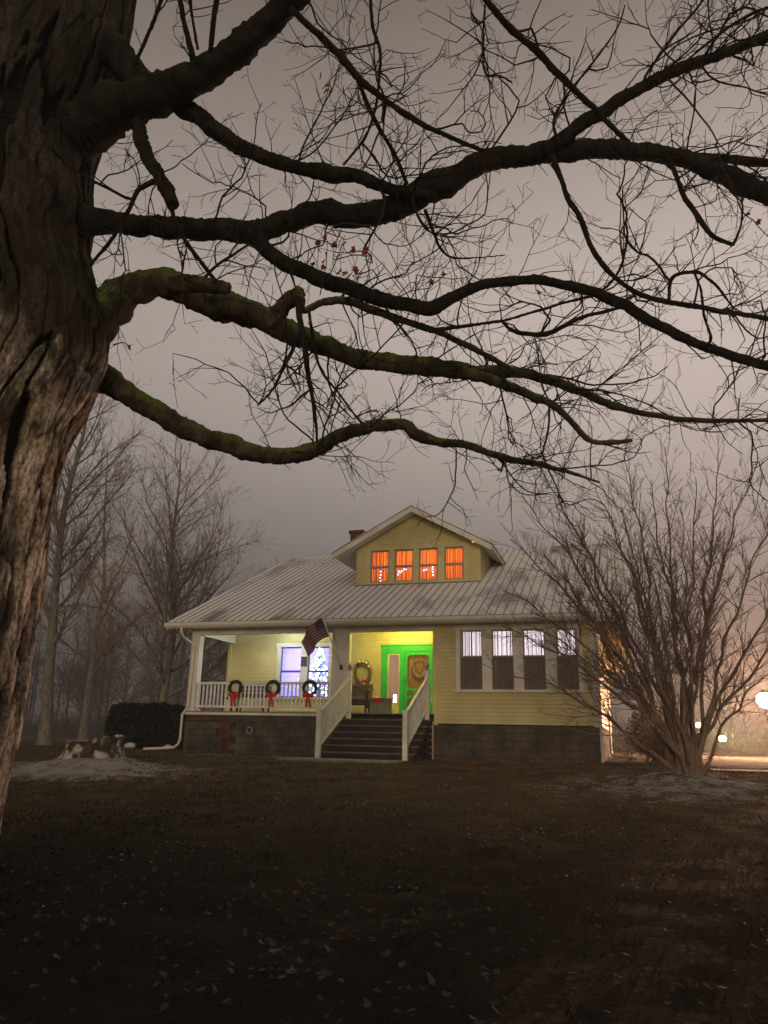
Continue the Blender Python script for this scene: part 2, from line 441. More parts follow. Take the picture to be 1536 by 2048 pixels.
# ------------------------------------------------------------------ the house
XL, XR, XM = -11.97, -0.62, -4.72          # left corner, right corner, end of the open porch
PF = 1.12                                  # porch floor
YB = 2.30                                  # back wall of the porch
DEEP = 15.2
EY, EZ, SL = -.50, 3.56, .4506             # eave line and roof pitch
RY = 7.6
house = empty('house', (0, 0, 0))
tag(house, 'yellow clapboard bungalow with a snow dusted metal roof, front porch and lit dormer', 'house')
EXP = .10
def lap(parent, x0, x1, z, y, h=EXP, nrm=-1, axis='x', mt=None):
    """one lap siding board: thick at its lower edge, thin under the next one"""
    mt = mt or M['siding']
    L = round(x1 - x0, 3)
    if L < .03: return
    def mk():
        m = MB()
        p = [(0, 0), (0, h + .012), (nrm * .006, h + .012), (nrm * .022, 0)]
        m.prism(p if nrm < 0 else p, 'x', 0, L)
        return m
    if axis == 'x':
        piece('siding_board', (L, round(h, 3), nrm), mk, mt, parent, (x0, y, z))
    else:                                   # board along y on a wall whose face looks to +x (nrm -1 turned)
        piece('siding_board', (L, round(h, 3), nrm), mk, mt, parent, (y, x0, z), (0, 0, math.pi / 2))
def clad(parent, x0, x1, z0, z1, y, holes=(), axis='x', nrm=-1, clip=None):
    n = int(round((z1 - z0) / EXP)); h = (z1 - z0) / n
    for k in range(n):
        z = z0 + k * h
        a0, a1 = x0, x1
        if clip: a0, a1 = clip(z + h * .5, x0, x1)
        segs = [(a0, a1)]
        for hx0, hx1, hz0, hz1 in holes:
            if z + h * .5 > hz0 and z + h * .5 < hz1:
                ns = []
                for s0, s1 in segs:
                    if hx0 > s0: ns.append((s0, min(s1, hx0)))
                    if hx1 < s1: ns.append((max(s0, hx1), s1))
                segs = [q for q in ns if q[1] - q[0] > .03]
        for s0, s1 in segs: lap(parent, s0, s1, z, y, h, nrm, axis)

def wall_panels(parent, name, x0, x1, z0, z1, y0, y1, holes, mt):
    """plain wall body with rectangular openings, as non overlapping boxes in one mesh"""
    m = MB()
    xs = sorted({x0, x1, *[h[0] for h in holes], *[h[1] for h in holes]})
    for a, b in zip(xs, xs[1:]):
        if b - a < 1e-6: continue
        c = (a + b) / 2
        cuts = sorted((h[2], h[3]) for h in holes if h[0] < c < h[1])
        z = z0
        for c0, c1 in cuts:
            if c0 > z: m.box(a, b, y0, y1, z, c0)
            z = max(z, c1)
        if z < z1: m.box(a, b, y0, y1, z, z1)
    return m.build(name, mt, parent)

def window(parent, x0, x1, z0, z1, zr, y, sash=None, dark_lower=False, fw=.035):
    """double hung window: frame, two sashes with a pane each"""
    sash = sash or M['sash']
    w = empty('window', ((x0 + x1) / 2, y, z0), parent=house)     # a part of the house; sashes and panes are its sub-parts
    cx, cy, cz = (x0 + x1) / 2, y, z0
    W2 = (x1 - x0) / 2; H = z1 - z0; zr = zr - z0
    for nm, a, b, dy in (('upper_sash', zr, H, .03), ('lower_sash', 0, zr, 0.0)):
        m = MB()
        for q in ((-W2, W2, a, a + fw), (-W2, W2, b - fw, b), (-W2, -W2 + fw, a + fw, b - fw), (W2 - fw, W2, a + fw, b - fw)):
            m.box(q[0], q[1], dy - .015, dy + .012, q[2], q[3])
        m.build(nm, sash, w)
        m = MB(); m.box(-W2 + fw, W2 - fw, dy - .002, dy + .002, a + fw, b - fw); m.build('pane', M['glass'], w)
    if dark_lower:
        m = MB(); m.box(-W2 + .01, W2 - .01, -.030, -.028, .01, zr); m.build('insect_screen', M['screen'], w)
    return w

# --- sun room (right part): block foundation, siding, four windows
def blocks(parent, x0, x1, z0, z1, y, bw=.40, bh=.20, skip=None):
    n = int(math.ceil((z1 - z0) / bh)); h = (z1 - z0) / n
    for k in range(n):
        x = x0 - (bw / 2 if k % 2 else 0)
        while x < x1 - .02:
            a, b = max(x, x0), min(x + bw, x1)
            x += bw
            if b - a < .04: continue
            if skip and skip((a + b) / 2, z0 + (k + .5) * h): continue
            L = round(b - a - .016, 3)
            piece('foundation_block', (L, round(h, 3)), lambda: one('box', 0, L, -.016, .05, .008, h - .008), M['block'], parent,
                  (a + .006, y + R.uniform(-.005, .004), z0 + k * h))
sun_room = empty('sun_room', (0, 0, 0), parent=house)
fnd = empty('foundation', (0, 0, 0), parent=house)
boxpart('mortar_bed', (XM, XR, 0, .2, -.2, .86), M['mortar'], fnd)
blocks(fnd, XM, XR, -.10, .86, 0)
HW = [(-4.03, -3.45), (-3.20, -2.65), (-2.40, -1.85), (-1.58, -1.05)]
WZ0, WZ1, WZR = 1.73, 3.25, 2.56
holes = [(a, b, WZ0, WZ1) for a, b in HW]
wall_panels(sun_room, 'wall', XM, XR, .88, 3.56, .0, .12, holes, M['siding'])
clad(sun_room, XM + .10, XR - .11, .88, 3.38, -.001, holes=[(-4.14, -.94, 1.66, 3.40)])
boxpart('frieze_board', (XM + .10, XR - .11, -.030, -.001, 3.38, 3.52), M['trim'], sun_room)
boxpart('corner_board', (XR - .11, XR + .03, -.035, -.001, .84, 3.52), M['trim'], sun_room)
boxpart('corner_board', (XM, XM + .10, -.028, -.001, .84, 3.27), M['siding'], sun_room)
# casings
tr = []
xs = [-4.14] + [v for p in HW for v in p] + [-.94]
for a, b in zip(xs[0::2], xs[1::2]):
    boxpart('window_casing', (a, b, -.040, -.001, WZ0, WZ1), M['trim'], sun_room)
boxpart('window_header', (-4.18, -.90, -.045, -.001, WZ1, 3.379), M['trim'], sun_room)
boxpart('window_sill', (-4.18, -.90, -.075, -.001, WZ0 - .065, WZ0), M['trim'], sun_room)
for a, b in HW:
    window(sun_room, a, b, WZ0, WZ1, WZR, .035, dark_lower=True)
# side wall looking right
clad(sun_room, .03, DEEP - .1, .88, 3.52, XR + .001, axis='y')
boxpart('side_wall', (XR - .12, XR, .121, DEEP, .88, 3.54), M['siding'], sun_room)
boxpart('side_corner_board', (XR + .001, XR + .032, -.034, .10, .84, 3.52), M['trim'], sun_room)
m = MB(); m.box(XR - .2, XR - .002, .201, DEEP, -.6, .86); m.build('side_foundation', M['block'], fnd)

# --- rear body
body = empty('main_walls', (0, 0, 0), parent=house)
boxpart('left_wall', (XL + .06, XL + .18, YB + .13, DEEP, PF - .2, 3.56), M['siding'], body)
boxpart('rear_wall', (XL + .06, XR, DEEP, DEEP + .12, 0, 3.56), M['siding'], body)
boxpart('left_foundation', (XL + .06, XL + .25, YB, DEEP, -.4, PF - .2), M['block'], fnd)

# --- open porch
porch = empty('porch', (0, 0, 0), parent=house)
boxpart('porch_mortar_bed', (XL + .02, -7.02, .01, .2, -.2, 1.02), M['mortar'], fnd)
def brick_zone(x, z): return (-11.95 < x < -10.55 and z > .82) or (-10.85 < x < -10.52)
blocks(fnd, XL + .02, -7.02, -.10, 1.02, .01, skip=brick_zone)
nrow = 14; bh = 1.12 / nrow
for k in range(nrow):
    z = -.10 + k * bh
    runs = [(-10.85, -10.52)] if z < .80 else [(XL + .02, -10.52)]
    for a0, a1 in runs:
        x = a0 - (.105 if k % 2 else 0)
        while x < a1 - .02:
            a, b = max(x, a0), min(x + .21, a1); x += .21
            if b - a < .04: continue
            L = round(b - a - .010, 3)
            piece('brick', (L,), lambda: one('box', 0, L, -.016, .04, .005, bh - .005), M['brick'], fnd, (a + .005, .01 + R.uniform(-.003, .003), z))
boxpart('porch_mortar_bed', (-7.02, XM, .01, .2, -.2, 1.02), M['mortar'], fnd)
boxpart('pale_pier', (XM - .16, XM - .005, -.06, .009, -.05, .95), mat('pale_boarding', (.36, .28, .20), (.46, .37, .28), rough=.8, scale=4), porch)
# floor boards
nb = 24
for k in range(nb):
    y0 = -.08 + k * (YB + .08) / nb
    piece('floor_board', (0,), lambda: one('box', 0, XM - XL - .02, .002, (YB + .08) / nb - .003, 0, .03), M['greybox'], porch, (XL + .01, y0, PF - .03))
boxpart('floor_skirt', (XL - .02, -7.02, -.055, .008, 1.021, PF - .031), M['trim'], porch)
# vent ring on the foundation
m = MB(); an = np.linspace(0, 2 * math.pi, 20, endpoint=False)
m.tube(np.stack([-9.93 + .085 * np.cos(an), np.full(20, -.02), .62 + .085 * np.sin(an)], -1), .018, 6, closed=True)
m.build('vent_ring', M['slab'], fnd, smooth=True)
# posts, beams
HB, HT = 3.27, 3.52
boxpart('corner_post', (XL, XL + .25, .0, .25, PF, HB), M['trim'], porch)
boxpart('corner_base', (XL - .03, XL + .30, -.03, .29, PF + .001, PF + .06), M['trim'], porch)
boxpart('middle_post', (-7.52, -7.20, .0, .22, PF, HB), M['trim'], porch)
boxpart('front_beam', (XL, XM - .002, .0, .22, HB, HT + .04), M['trim'], porch)
boxpart('beam_moulding', (XL + .25, -7.52, -.018, -.001, HB - .012, HB + .05), M['trim'], porch)
boxpart('beam_moulding', (-7.20, XM - .002, -.018, -.001, HB - .012, HB + .05), M['trim'], porch)
for x in (-7.615, -7.20):
    boxpart('post_trim', (x, x + .095, .03, .20, PF, HB), M['trim'], porch)
boxpart('side_beam', (XL, XL + .20, .221, YB + .13, HB, HT + .2), M['trim'], porch)
boxpart('rear_post', (XL, XL + .10, YB - .08, YB + .12, PF, HB), M['siding'], porch)
boxpart('inner_wall', (XM - .10, XM - .003, .23, YB - .001, PF, 3.75), M['siding'], porch)
boxpart('porch_ceiling', (XL + .201, XM - .101, .221, YB, 3.80, 3.84), M['trim'], porch)
# back wall with window pair and door
bw = empty('porch_wall', (0, 0, 0), parent=house)
PW = [(-10.16, -9.47), (-9.25, -8.56)]
PZ0, PZ1, PZR = 1.62, 3.14, 2.40
DX0, DX1 = -6.87, -5.24
ph = [(a, b, PZ0, PZ1) for a, b in PW] + [(-6.68, -6.31, 1.46, 2.91), (-6.17, DX1 - .07, PF, 2.96)]
wall_panels(bw, 'wall', XL + .10, XM - .101, PF, 3.80, YB, YB + .12, ph, M['siding'])
clad(bw, XL + .10, XM - .101, PF, 3.80, YB - .001, holes=[(-10.29, -8.43, 1.52, 3.28), (DX0, DX1, PF - .1, 3.16)])
xs = [-10.29] + [v for p in PW for v in p] + [-8.43]
for a, b in zip(xs[0::2], xs[1::2]):
    boxpart('window_casing', (a, b, YB - .035, YB - .001, PZ0, PZ1), M['trim'], bw)
boxpart('window_header', (-10.32, -8.40, YB - .042, YB - .001, PZ1, 3.26), M['trim'], bw)
boxpart('window_sill', (-10.32, -8.40, YB - .07, YB - .001, PZ0 - .06, PZ0), M['trim'], bw)
for a, b in PW: window(bw, a, b, PZ0, PZ1, PZR, YB + .03, sash=mat('blue_grey_sash', (.10, .12, .16), rough=.5) if 'bgs' not in M else M['bgs'])
# door surround (green) and sidelight
ent = empty('entrance', (0, 0, 0), parent=house)
boxpart('left_jamb', (DX0, -6.68, YB - .05, YB - .001, PF, 2.91), M['green'], ent)
boxpart('head_board', (DX0, DX1, YB - .05, YB - .001, 2.961, 3.14), M['green'], ent)
boxpart('head_cap', (DX0 - .03, DX1 + .03, YB - .075, YB - .001, 3.14, 3.165), M['green'], ent)
boxpart('head_fill', (DX0, -6.171, YB - .05, YB - .001, 2.91, 2.961), M['green'], ent)
boxpart('mullion', (-6.31, -6.171, YB - .05, YB - .001, PF, 2.91), M['green'], ent)
boxpart('right_jamb', (DX1 - .07, DX1, YB - .05, YB - .001, PF, 2.961), M['green'], ent)
boxpart('sidelight_panel', (-6.68, -6.31, YB - .02, YB - .001, PF, 1.46), M['siding'], ent)
m = MB()
for q in ((-6.68, -6.655, 1.46, 2.91), (-6.335, -6.31, 1.46, 2.91), (-6.655, -6.335, 1.46, 1.49), (-6.655, -6.335, 2.87, 2.91)): m.box(q[0], q[1], YB - .03, YB + .02, q[2], q[3])
m.build('sidelight_frame', M['siding'], ent)
boxpart('sidelight_pane', (-6.655, -6.335, YB + .003, YB + .007, 1.49, 2.87), M['glass'], ent)
# screen door
sd = empty('screen_door', (-6.165, YB - .03, PF + .01), parent=house)
W, H = .845, 1.83
st = .095
m = MB(); m.box(0, st, 0, .03, 0, H); m.build('stile', M['green'], sd)
m = MB(); m.box(W - st, W, 0, .03, 0, H); m.build('stile', M['green'], sd)
for z0, z1 in ((0, .13), (.50, .56), (.70, .76), (H - .10, H)):
    m = MB(); m.box(st, W - st, .001, .029, z0, z1); m.build('rail', M['green'], sd)
def bracket(cx, cz, sx, sz):
    m = MB(); s_ = .10
    m.prism([(cx, cz), (cx + sx * s_, cz), (cx + sx * .045, cz + sz * .028), (cx + sx * .028, cz + sz * .045), (cx, cz + sz * s_)], 'y', .004, .026)
    m.build('corner_bracket', M['green'], sd)
for cz, sz in ((H - .10, -1), (.76, 1), (.50, -1)):
    for cx, sx in ((st, 1), (W - st, -1)): bracket(cx, cz, sx, sz)
for k in range(5):
    m = MB(); x = st + (k + .5) * (W - 2 * st) / 5; m.box(x - .01, x + .01, .006, .024, .56, .70); m.build('spindle', M['green'], sd)
m = MB(); m.box(st, W - st, .014, .016, .13, H - .10); m.build('door_screen', M['doorscreen'], sd)
m = MB(); m.bar((st * .5, -.04, .92), (st * .5, -.04, 1.04), .015); m.bar((st * .5, -.04, .93), (st * .5, 0, .93), .012); m.bar((st * .5, -.04, 1.03), (st * .5, 0, 1.03), .012); m.build('handle', M['black'], sd)
# wooden inner door
wd = empty('inner_door', (-6.165, YB + .10, PF + .01), parent=house)
m = MB(); m.box(0, W, 0, .04, 0, H + .005); m.build('door_leaf', M['wood_door'], wd)
for q in ((.10, .38, .12, .62), (.46, .74, .12, .62), (.10, .38, .74, 1.70), (.46, .74, .74, 1.70)):
    m = MB()
    for p in ((q[0], q[1], q[2], q[2] + .02), (q[0], q[1], q[3] - .02, q[3]), (q[0], q[0] + .02, q[2] + .02, q[3] - .02), (q[1] - .02, q[1], q[2] + .02, q[3] - .02)): m.box(p[0], p[1], -.012, 0, p[2], p[3])
    m.build('panel_moulding', M['wood_door'], wd)

# --- railing of the porch
prail = empty('porch_railing', (0, 0, 0), parent=house)
RX0, RX1 = XL + .25, -7.62
boxpart('top_rail', (RX0, RX1, .07, .15, 1.86, 1.93), M['rail'], prail)
boxpart('bottom_rail', (RX0, RX1, .085, .135, 1.22, 1.28), M['rail'], prail)
nbal = 34
for k in range(nbal):
    x = RX0 + .08 + k * (RX1 - RX0 - .16) / (nbal - 1)
    piece('baluster', (0,), lambda: one('box', -.018, .018, -.018, .018, 0, .58), M['rail'], prail, (x, .11, 1.28))
boxpart('rail_foot', (RX1 - .05, RX1 + .0, .075, .145, PF, 1.22), M['rail'], prail)

# --- steps and stair rails
stairs = empty('front_steps', (0, 0, 0), parent=house)
NS = 7; rise = PF / NS; run = .315
YS0 = -.08 - NS * run + run
for k in range(NS - 1):
    y1 = -.085 - (NS - 2 - k) * run; y0 = y1 - run
    m = MB(); m.box(-7.08, XM + .02 - .06, y0, -.082 if k < NS else y1, -.1 if k == 0 else k * rise, (k + 1) * rise - .035); m.build('riser', M['step'], stairs)
    m = MB(); m.box(-7.10, XM + .02 - .03, y0 - .03, y1, (k + 1) * rise - .034, (k + 1) * rise); m.build('tread', mat('worn_tread', (.09, .082, .07), (.16, .15, .13), rough=.7, scale=5, bump=.2) if 'tread' not in M else M['tread'], stairs)
    M.setdefault('tread', bpy.data.materials['worn_tread'])
def stair_rail(x):
    s = empty('stair_railing', (x, 0, 0), parent=house)
    yb, yt = -2.28, -.20
    zt_b, zt_t = 1.06, 2.03
    m = MB(); m.box(-.055, .055, yb - .055, yb + .055, 0.0, 1.10); m.build('newel_post', M['rail'], s)
    m = MB(); m.box(-.07, .07, yb - .07, yb + .07, 1.10, 1.13); m.build('newel_cap', M['rail'], s)
    m = MB(); m.box(-.055, .055, yt - .055, yt + .055, PF - .15, 2.20); m.build('newel_post', M['rail'], s)
    m = MB(); m.box(-.065, .065, yt - .065, yt + .065, 2.20, 2.225)
    m.lathe([(.02, 2.225), (.03, 2.245), (.055, 2.28), (.062, 2.31), (.05, 2.35), (.022, 2.385), (.012, 2.41), (.001, 2.43)], (0, yt, 0), 12); m.build('finial', M['sash'], s, smooth=False)
    m = MB(); m.bar((0, yb, zt_b - .02), (0, yt, zt_t - .02), .065, .05); m.build('handrail', M['rail'], s)
    dz = (zt_t - zt_b) / (yt - yb)
    m = MB(); m.bar((0, yb, zt_b - .80), (0, yt, zt_t - .80), .045, .045); m.build('lower_rail', M['rail'], s)
    n = 15
    for k in range(n):
        y = yb + (k + 1) * (yt - yb) / (n + 1)
        z = zt_b + dz * (y - yb)
        piece('baluster', (1,), lambda: one('box', -.016, .016, -.016, .016, 0, .76), M['rail'], s, (0, y, z - .79))
stair_rail(-6.99)
stair_rail(-4.86)

# --- main roof of ribbed metal
roof = empty('roof', (0, 0, 0), parent=house)
RX0r, RX1r = -12.52, .22
pw = .232
npan = int(round((RX1r - RX0r) / pw)); pw = (RX1r - RX0r) / npan
ang = math.atan(SL)
LEN = (RY - EY) / math.cos(ang)
def roof_panel():
    m = MB()
    n = 10
    prof = [(0, 0), (pw * .47, .0), (pw * .5, .004), (pw * .53, 0), (pw - .024, 0)]
    def strip(p, q):
        b = m.verts([(p[0], 0, p[1]), (q[0], 0, q[1]), (q[0], LEN, q[1]), (p[0], LEN, p[1])]); m.quads([(b, b + 1, b + 2, b + 3)])
    for p, q in zip(prof, prof[1:]): strip(p, q)
    m.m = 1
    rb = [(pw - .024, 0), (pw - .018, .020), (pw - .007, .020), (pw, 0)]
    for p, q in zip(rb, rb[1:]): strip(p, q)
    b = m.verts([(p[0], 0, p[1]) for p in rb]); m.quads([(b, b + 1, b + 2, b + 3)])
    m.m = 1
    b = m.verts([(0, 0, 0), (pw, 0, 0), (pw, 0, -.03), (0, 0, -.03)]); m.quads([(b + 3, b + 2, b + 1, b)])
    return m
rp = roof_panel().mesh('roof_panel', [M['roof'], M['rib']])
# colour varies over the whole slope, so the panels read one shared field: world position
for n_ in M['roof'].node_tree.nodes:
    if n_.type == 'TEX_COORD':
        gpos = M['roof'].node_tree.nodes.new('ShaderNodeNewGeometry')
        for l in list(n_.outputs['Object'].links):
            M['roof'].node_tree.links.new(gpos.outputs['Position'], l.to_socket)
for k in range(npan):
    link('roof_panel', rp, roof, (RX0r + k * pw, EY - .03, EZ + .01), (ang, 0, 0))
    link('roof_panel', rp, roof, (RX0r + (k + 1) * pw, 2 * RY - EY + .03, EZ + .01), (ang, 0, math.pi))
rz = EZ + SL * (RY - EY)
m = MB(); m.prism([(RY - .16, rz - .05), (RY, rz + .045), (RY + .16, rz - .05)], 'x', RX0r - .01, RX1r + .01); m.build('ridge_cap', M['roof'], roof)
# roof deck under the sheets, rake boards, soffit, fascia, gutter
m = MB()
m.prism([(EY + .02, EZ - .045), (RY, rz - .045), (2 * RY - EY - .02, EZ - .045), (2 * RY - EY - .02, EZ - .12), (RY, rz - .12), (EY + .02, EZ - .12)], 'x', RX0r + .06, RX1r - .06)
m.build('roof_deck', M['trim'], roof)
for x in (RX0r, RX1r - .03):
    for s_ in (1, -1):
        m = MB(); p = [(RY - s_ * (RY - EY), EZ - .005), (RY, rz - .005), (RY, rz - .20), (RY - s_ * (RY - EY), EZ - .20)]
        m.prism(p, 'x', x, x + .03); m.build('rake_board', M['trim'], roof)
boxpart('soffit', (RX0r + .06, RX1r - .06, EY + .02, -.002, EZ - .055 - .09, EZ - .125), M['trim'], roof)
boxpart('fascia', (RX0r + .031, RX1r - .031, EY - .012, EY + .018, EZ - .17, EZ - .012), M['trim'], roof)
gut = MB()
gp = [(EY - .014, EZ - .15), (EY - .09, EZ - .15), (EY - .125, EZ - .09), (EY - .125, EZ - .02), (EY - .118, EZ - .02), (EY - .116, EZ - .088), (EY - .086, EZ - .142), (EY - .014, EZ - .142)]
for i_ in range(len(gp)):
    p, q = gp[i_], gp[(i_ + 1) % len(gp)]
    b = gut.verts([(RX0r - .02, *p), (RX1r + .02, *p), (RX1r + .02, *q), (RX0r - .02, *q)]); gut.quads([(b, b + 1, b + 2, b + 3)])
for x in (RX0r - .02, RX1r + .02):
    b = gut.verts([(x, EY - .014, EZ - .15), (x, EY - .09, EZ - .15), (x, EY - .125, EZ - .09), (x, EY - .125, EZ - .02), (x, EY - .014, EZ - .02)])
    gut.tris([(b, b + 1, b + 2), (b, b + 2, b + 3), (b, b + 3, b + 4)])
gut.build('gutter', M['gutter'], roof)
# end gables
for x0 in (XL + .06, XR - .12):
    m = MB(); m.prism([(.0 if x0 > -5 else YB, 3.561), (DEEP, 3.561), (RY + .1, rz - .15), (RY - .1, rz - .15)], 'x', x0, x0 + .12); m.build('gable_wall', M['siding'], body)
# downspouts
def spout(name, pts):
    m = MB(); m.tube(np.array(pts), .038, 8, cap=True); return m.build(name, M['gutter'], house, smooth=True)
spout('downspout', [(-12.0, EY - .07, EZ - .15), (-12.0, EY - .07, EZ - .28), (-11.99, EY + .05, EZ - .40), (-11.86, -.06, 2.98), (-11.86, -.06, 2.85), (-11.86, -.06, 1.25), (-12.02, -.08, 1.02), (-12.02, -.08, .34), (-12.06, -.10, .20), (-12.16, -.14, .12), (-12.45, -.25, .09), (-12.95, -.42, .06)])
spout('downspout', [(XR + .02, EY - .07, EZ - .15), (XR + .02, EY - .05, EZ - .26), (XR + .03, -.12, 3.10), (XR + .03, -.07, 3.0), (XR + .03, -.07, .20), (XR + .03, -.11, .10), (XR + .03, -.2, .05)])
spout('downspout', [(XR + .11, 6.0, 3.4), (XR + .11, 6.0, .25), (XR + .14, 5.95, .12), (XR + .30, 5.85, .08), (XR + .9, 5.6, .03)])

# --- dormer
dor = empty('dormer', (0, 0, 0), parent=house)
DY = 2.92; DXL, DXR = -7.99, -3.98; DXC = -6.03
dz0 = EZ + SL * (DY - EY)
def dz_at(x): return 7.38 - .545 * abs(x - DXC)
WL = dz_at(DXL)
DW = [(-7.50, -6.89), (-6.70, -6.09), (-5.91, -5.30), (-5.09, -4.48)]
DZ0, DZ1, DZR = 5.20, 6.24, 5.70
wall_panels(dor, 'wall', DXL, DXR, dz0 - .02, DZ1 + .02, DY, DY + .12, [(a, b, DZ0, DZ1) for a, b in DW], M['siding'])
m = MB(); m.prism([(DXL, DZ1 + .021), (DXR, DZ1 + .021), (DXR, dz_at(DXR) - .02), (DXC, 7.36), (DXL, dz_at(DXL) - .02)], 'y', DY, DY + .12); m.build('gable_wall', M['siding'], dor)
def clipg(z, a, b):
    lim = (7.36 - z) / .545
    return max(a, DXC - lim), min(b, DXC + lim)
clad(dor, DXL + .06, DXR - .10, dz0 + .03, 7.33, DY - .001, holes=[(-7.66, -4.30, dz0 - 1, 6.37)], clip=clipg)
xs = [-7.66] + [v for p in DW for v in p] + [-4.30]
for a, b in zip(xs[0::2], xs[1::2]): boxpart('window_casing', (a, b, DY - .035, DY - .001, DZ0, DZ1), M['siding'], dor)
boxpart('window_header', (-7.69, -4.27, DY - .042, DY - .001, DZ1, 6.36), M['siding'], dor)
boxpart('window_sill', (-7.69, -4.27, DY - .06, DY - .001, DZ0 - .06, DZ0), M['siding'], dor)
boxpart('corner_board', (DXR - .10, DXR + .02, DY - .03, DY - .001, dz0, WL + .1), M['siding'], dor)
boxpart('flashing', (DXL - .03, DXR + .03, DY - .08, DY - .001, dz0 - .05, dz0 + .028), M['rib'], dor)
for a, b in DW: window(dor, a, b, DZ0, DZ1, DZR, DY + .03, fw=.045)
for x, nm in ((DXL, 'left'), (DXR - .12, 'right')):
    m = MB(); yk = EY + (dz_at(DXL if nm == 'left' else DXR) - EZ) / SL
    zt = dz_at(DXL if nm == 'left' else DXR) - .03
    yk = EY + (zt - EZ) / SL
    m.prism([(DY + .121, EZ + SL * (DY + .12 - EY) - .05), (yk, zt), (DY + .121, zt)], 'x', x, x + .12); m.build('cheek_wall', M['siding'], dor)
n = int((dz_at(DXR) - dz0) / EXP)
for k in range(n):
    z = dz0 + .03 + k * EXP; y1 = EY + (z + .05 - EZ) / SL
    if y1 > DY + .05: pass
    yk = max(y1, DY - .0)
    ytop = EY + (dz_at(DXR) - EZ) / SL
    y0_ = DY
    # visible part of a cheek course: from the front corner back to where the main roof covers it
    L = y1 - DY
    if L > .06: lap(dor, DY, DY + L, z, DXR + .001, EXP, -1, 'y')
# dormer roof
OV = .55; FX = .62
for sgn in (-1, 1):
    xe = (DXL - FX) if sgn < 0 else (DXR + .45)
    ze = dz_at(xe)
    m = MB()
    th = .10
    m.prism([(DXC, 7.38 + .11), (xe, ze + .11), (xe, ze + .01), (DXC, 7.38 + .01)] if sgn > 0 else [(DXC, 7.38 + .01), (xe, ze + .01), (xe, ze + .11), (DXC, 7.38 + .11)], 'y', DY - OV, 11.5)
    m.build('dormer_roof_deck', M['trim'], dor)
    m = MB(); m.prism([(DXC, 7.505), (xe + sgn * .04, ze + .005 + .11), (xe + sgn * .04, ze + .135), (DXC, 7.53)], 'y', DY - OV - .04, 11.5); m.build('dormer_roofing', M['roof'], dor)
    m = MB(); m.prism([(DXC, 7.48), (xe, ze + .10), (xe, ze - .07), (DXC, 7.31)], 'y', DY - OV - .03, DY - OV - .001); m.build('barge_board', M['trim'], dor)
# chimney
m = MB(); m.box(-9.62, -9.14, 6.8, 7.3, 6.6, 7.92); m.build('chimney_shaft', M['brick'], roof)
m = MB(); m.box(-9.67, -9.09, 6.75, 7.35, 7.92, 8.04); m.build('chimney_cap', M['brick'], roof)

# --- rooms behind the windows
rooms = empty('rooms', (0, 0, 0), parent=house)
def room(x0, x1, y0, y1, z0, z1, mt):
    m = MB(); t = .03
    m.box(x0, x1, y1, y1 + t, z0, z1); m.box(x0 - t, x0, y0, y1, z0, z1); m.box(x1, x1 + t, y0, y1, z0, z1)
    m.box(x0, x1, y0, y1, z0 - t, z0 - .001); m.box(x0, x1, y0, y1, z1 + .001, z1 + t)
    return m.build('room_shell', mt, rooms)
room(-11.5, -7.70, YB + .125, 5.6, PF, 3.5, mat('lilac_room', (.45, .42, .62), (.5, .46, .66), rough=.8))
room(-7.6, -4.9, YB + .16, 5.0, PF, 3.5, mat('hall_room', (.55, .48, .42), rough=.8))
room(XM + .02, XR - .14, .13, 2.2, PF, 3.5, M['room'])
room(DXL + .15, DXR - .15, DY + .125, 4.6, 5.10, 6.45, mat('attic_room', (.60, .45, .30), rough=.8))
def light(name, kind, loc, e, c, size=.1, rot=None, sy=None):
    d = bpy.data.lights.new(name, kind); d.energy = e; d.color = c
    if kind == 'AREA':
        d.size = size
        if sy: d.shape = 'RECTANGLE'; d.size_y = sy
    else: d.shadow_soft_size = size
    o = bpy.data.objects.new(name, d); COL.objects.link(o); o.location = loc
    if rot: o.rotation_euler = rot
    return o
light('attic_lamp', 'AREA', (-6.0, 4.3, 5.78), 95, (1.0, .56, .20), 3.4, (rad(-90), 0, 0), .9)
light('sun_room_lamp', 'AREA', (-2.55, 1.7, 2.6), 46, (1.0, .90, .95), 3.2, (rad(-90), 0, 0), 1.3)
light('parlour_lamp', 'POINT', (-10.9, 4.3, 3.0), 90, (.60, .54, 1.0), .15)
light('parlour_lamp', 'POINT', (-8.1, 4.9, 2.9), 120, (.09, .20, 1.0), .15)
light('hall_lamp', 'POINT', (-6.2, 3.6, 3.1), 26, (1.0, .66, .52), .12)

# curtains
def curtain(x0, x1, z0, z1, y, mt, amp=.02, waves=6, seed=0):
    rr = random.Random(seed); m = MB()
    nx, nz = 60, 4
    xs_ = np.linspace(x0, x1, nx)
    ph = [rr.uniform(0, 6.28) for _ in range(3)]
    V = []
    for j in range(nz + 1):
        z = z0 + (z1 - z0) * j / nz
        for x in xs_:
            u = (x - x0) / (x1 - x0)
            V.append((x, y + amp * (math.sin(u * waves * 6.28 + ph[0]) + .5 * math.sin(u * waves * 2.37 * 6.28 + ph[1])), z))
    m.verts(V)
    i = np.arange(nz)[:, None]; j = np.arange(nx - 1)[None, :]
    m.quads(np.stack([i * nx + j, i * nx + j + 1, (i + 1) * nx + j + 1, (i + 1) * nx + j], -1))
    return m.build('curtain', mt, None, smooth=True)
oc = clothmat('orange_curtain_cloth', (.16, .022, .006), (.80, .30, .075), .028, .51)
lb = ['farthest left, behind a column of blue lights', 'second from left', 'third from left', 'farthest right, the one without blue lights']
for k, (a, b) in enumerate(DW):
    c = curtain(a - .03, b + .03, DZ0 - .07, DZ1 + .06, DY + .17, oc, .016, 5, k)
    tag(c, 'orange curtain in the dormer window ' + lb[k], 'curtain', 'orange curtains in the dormer windows')
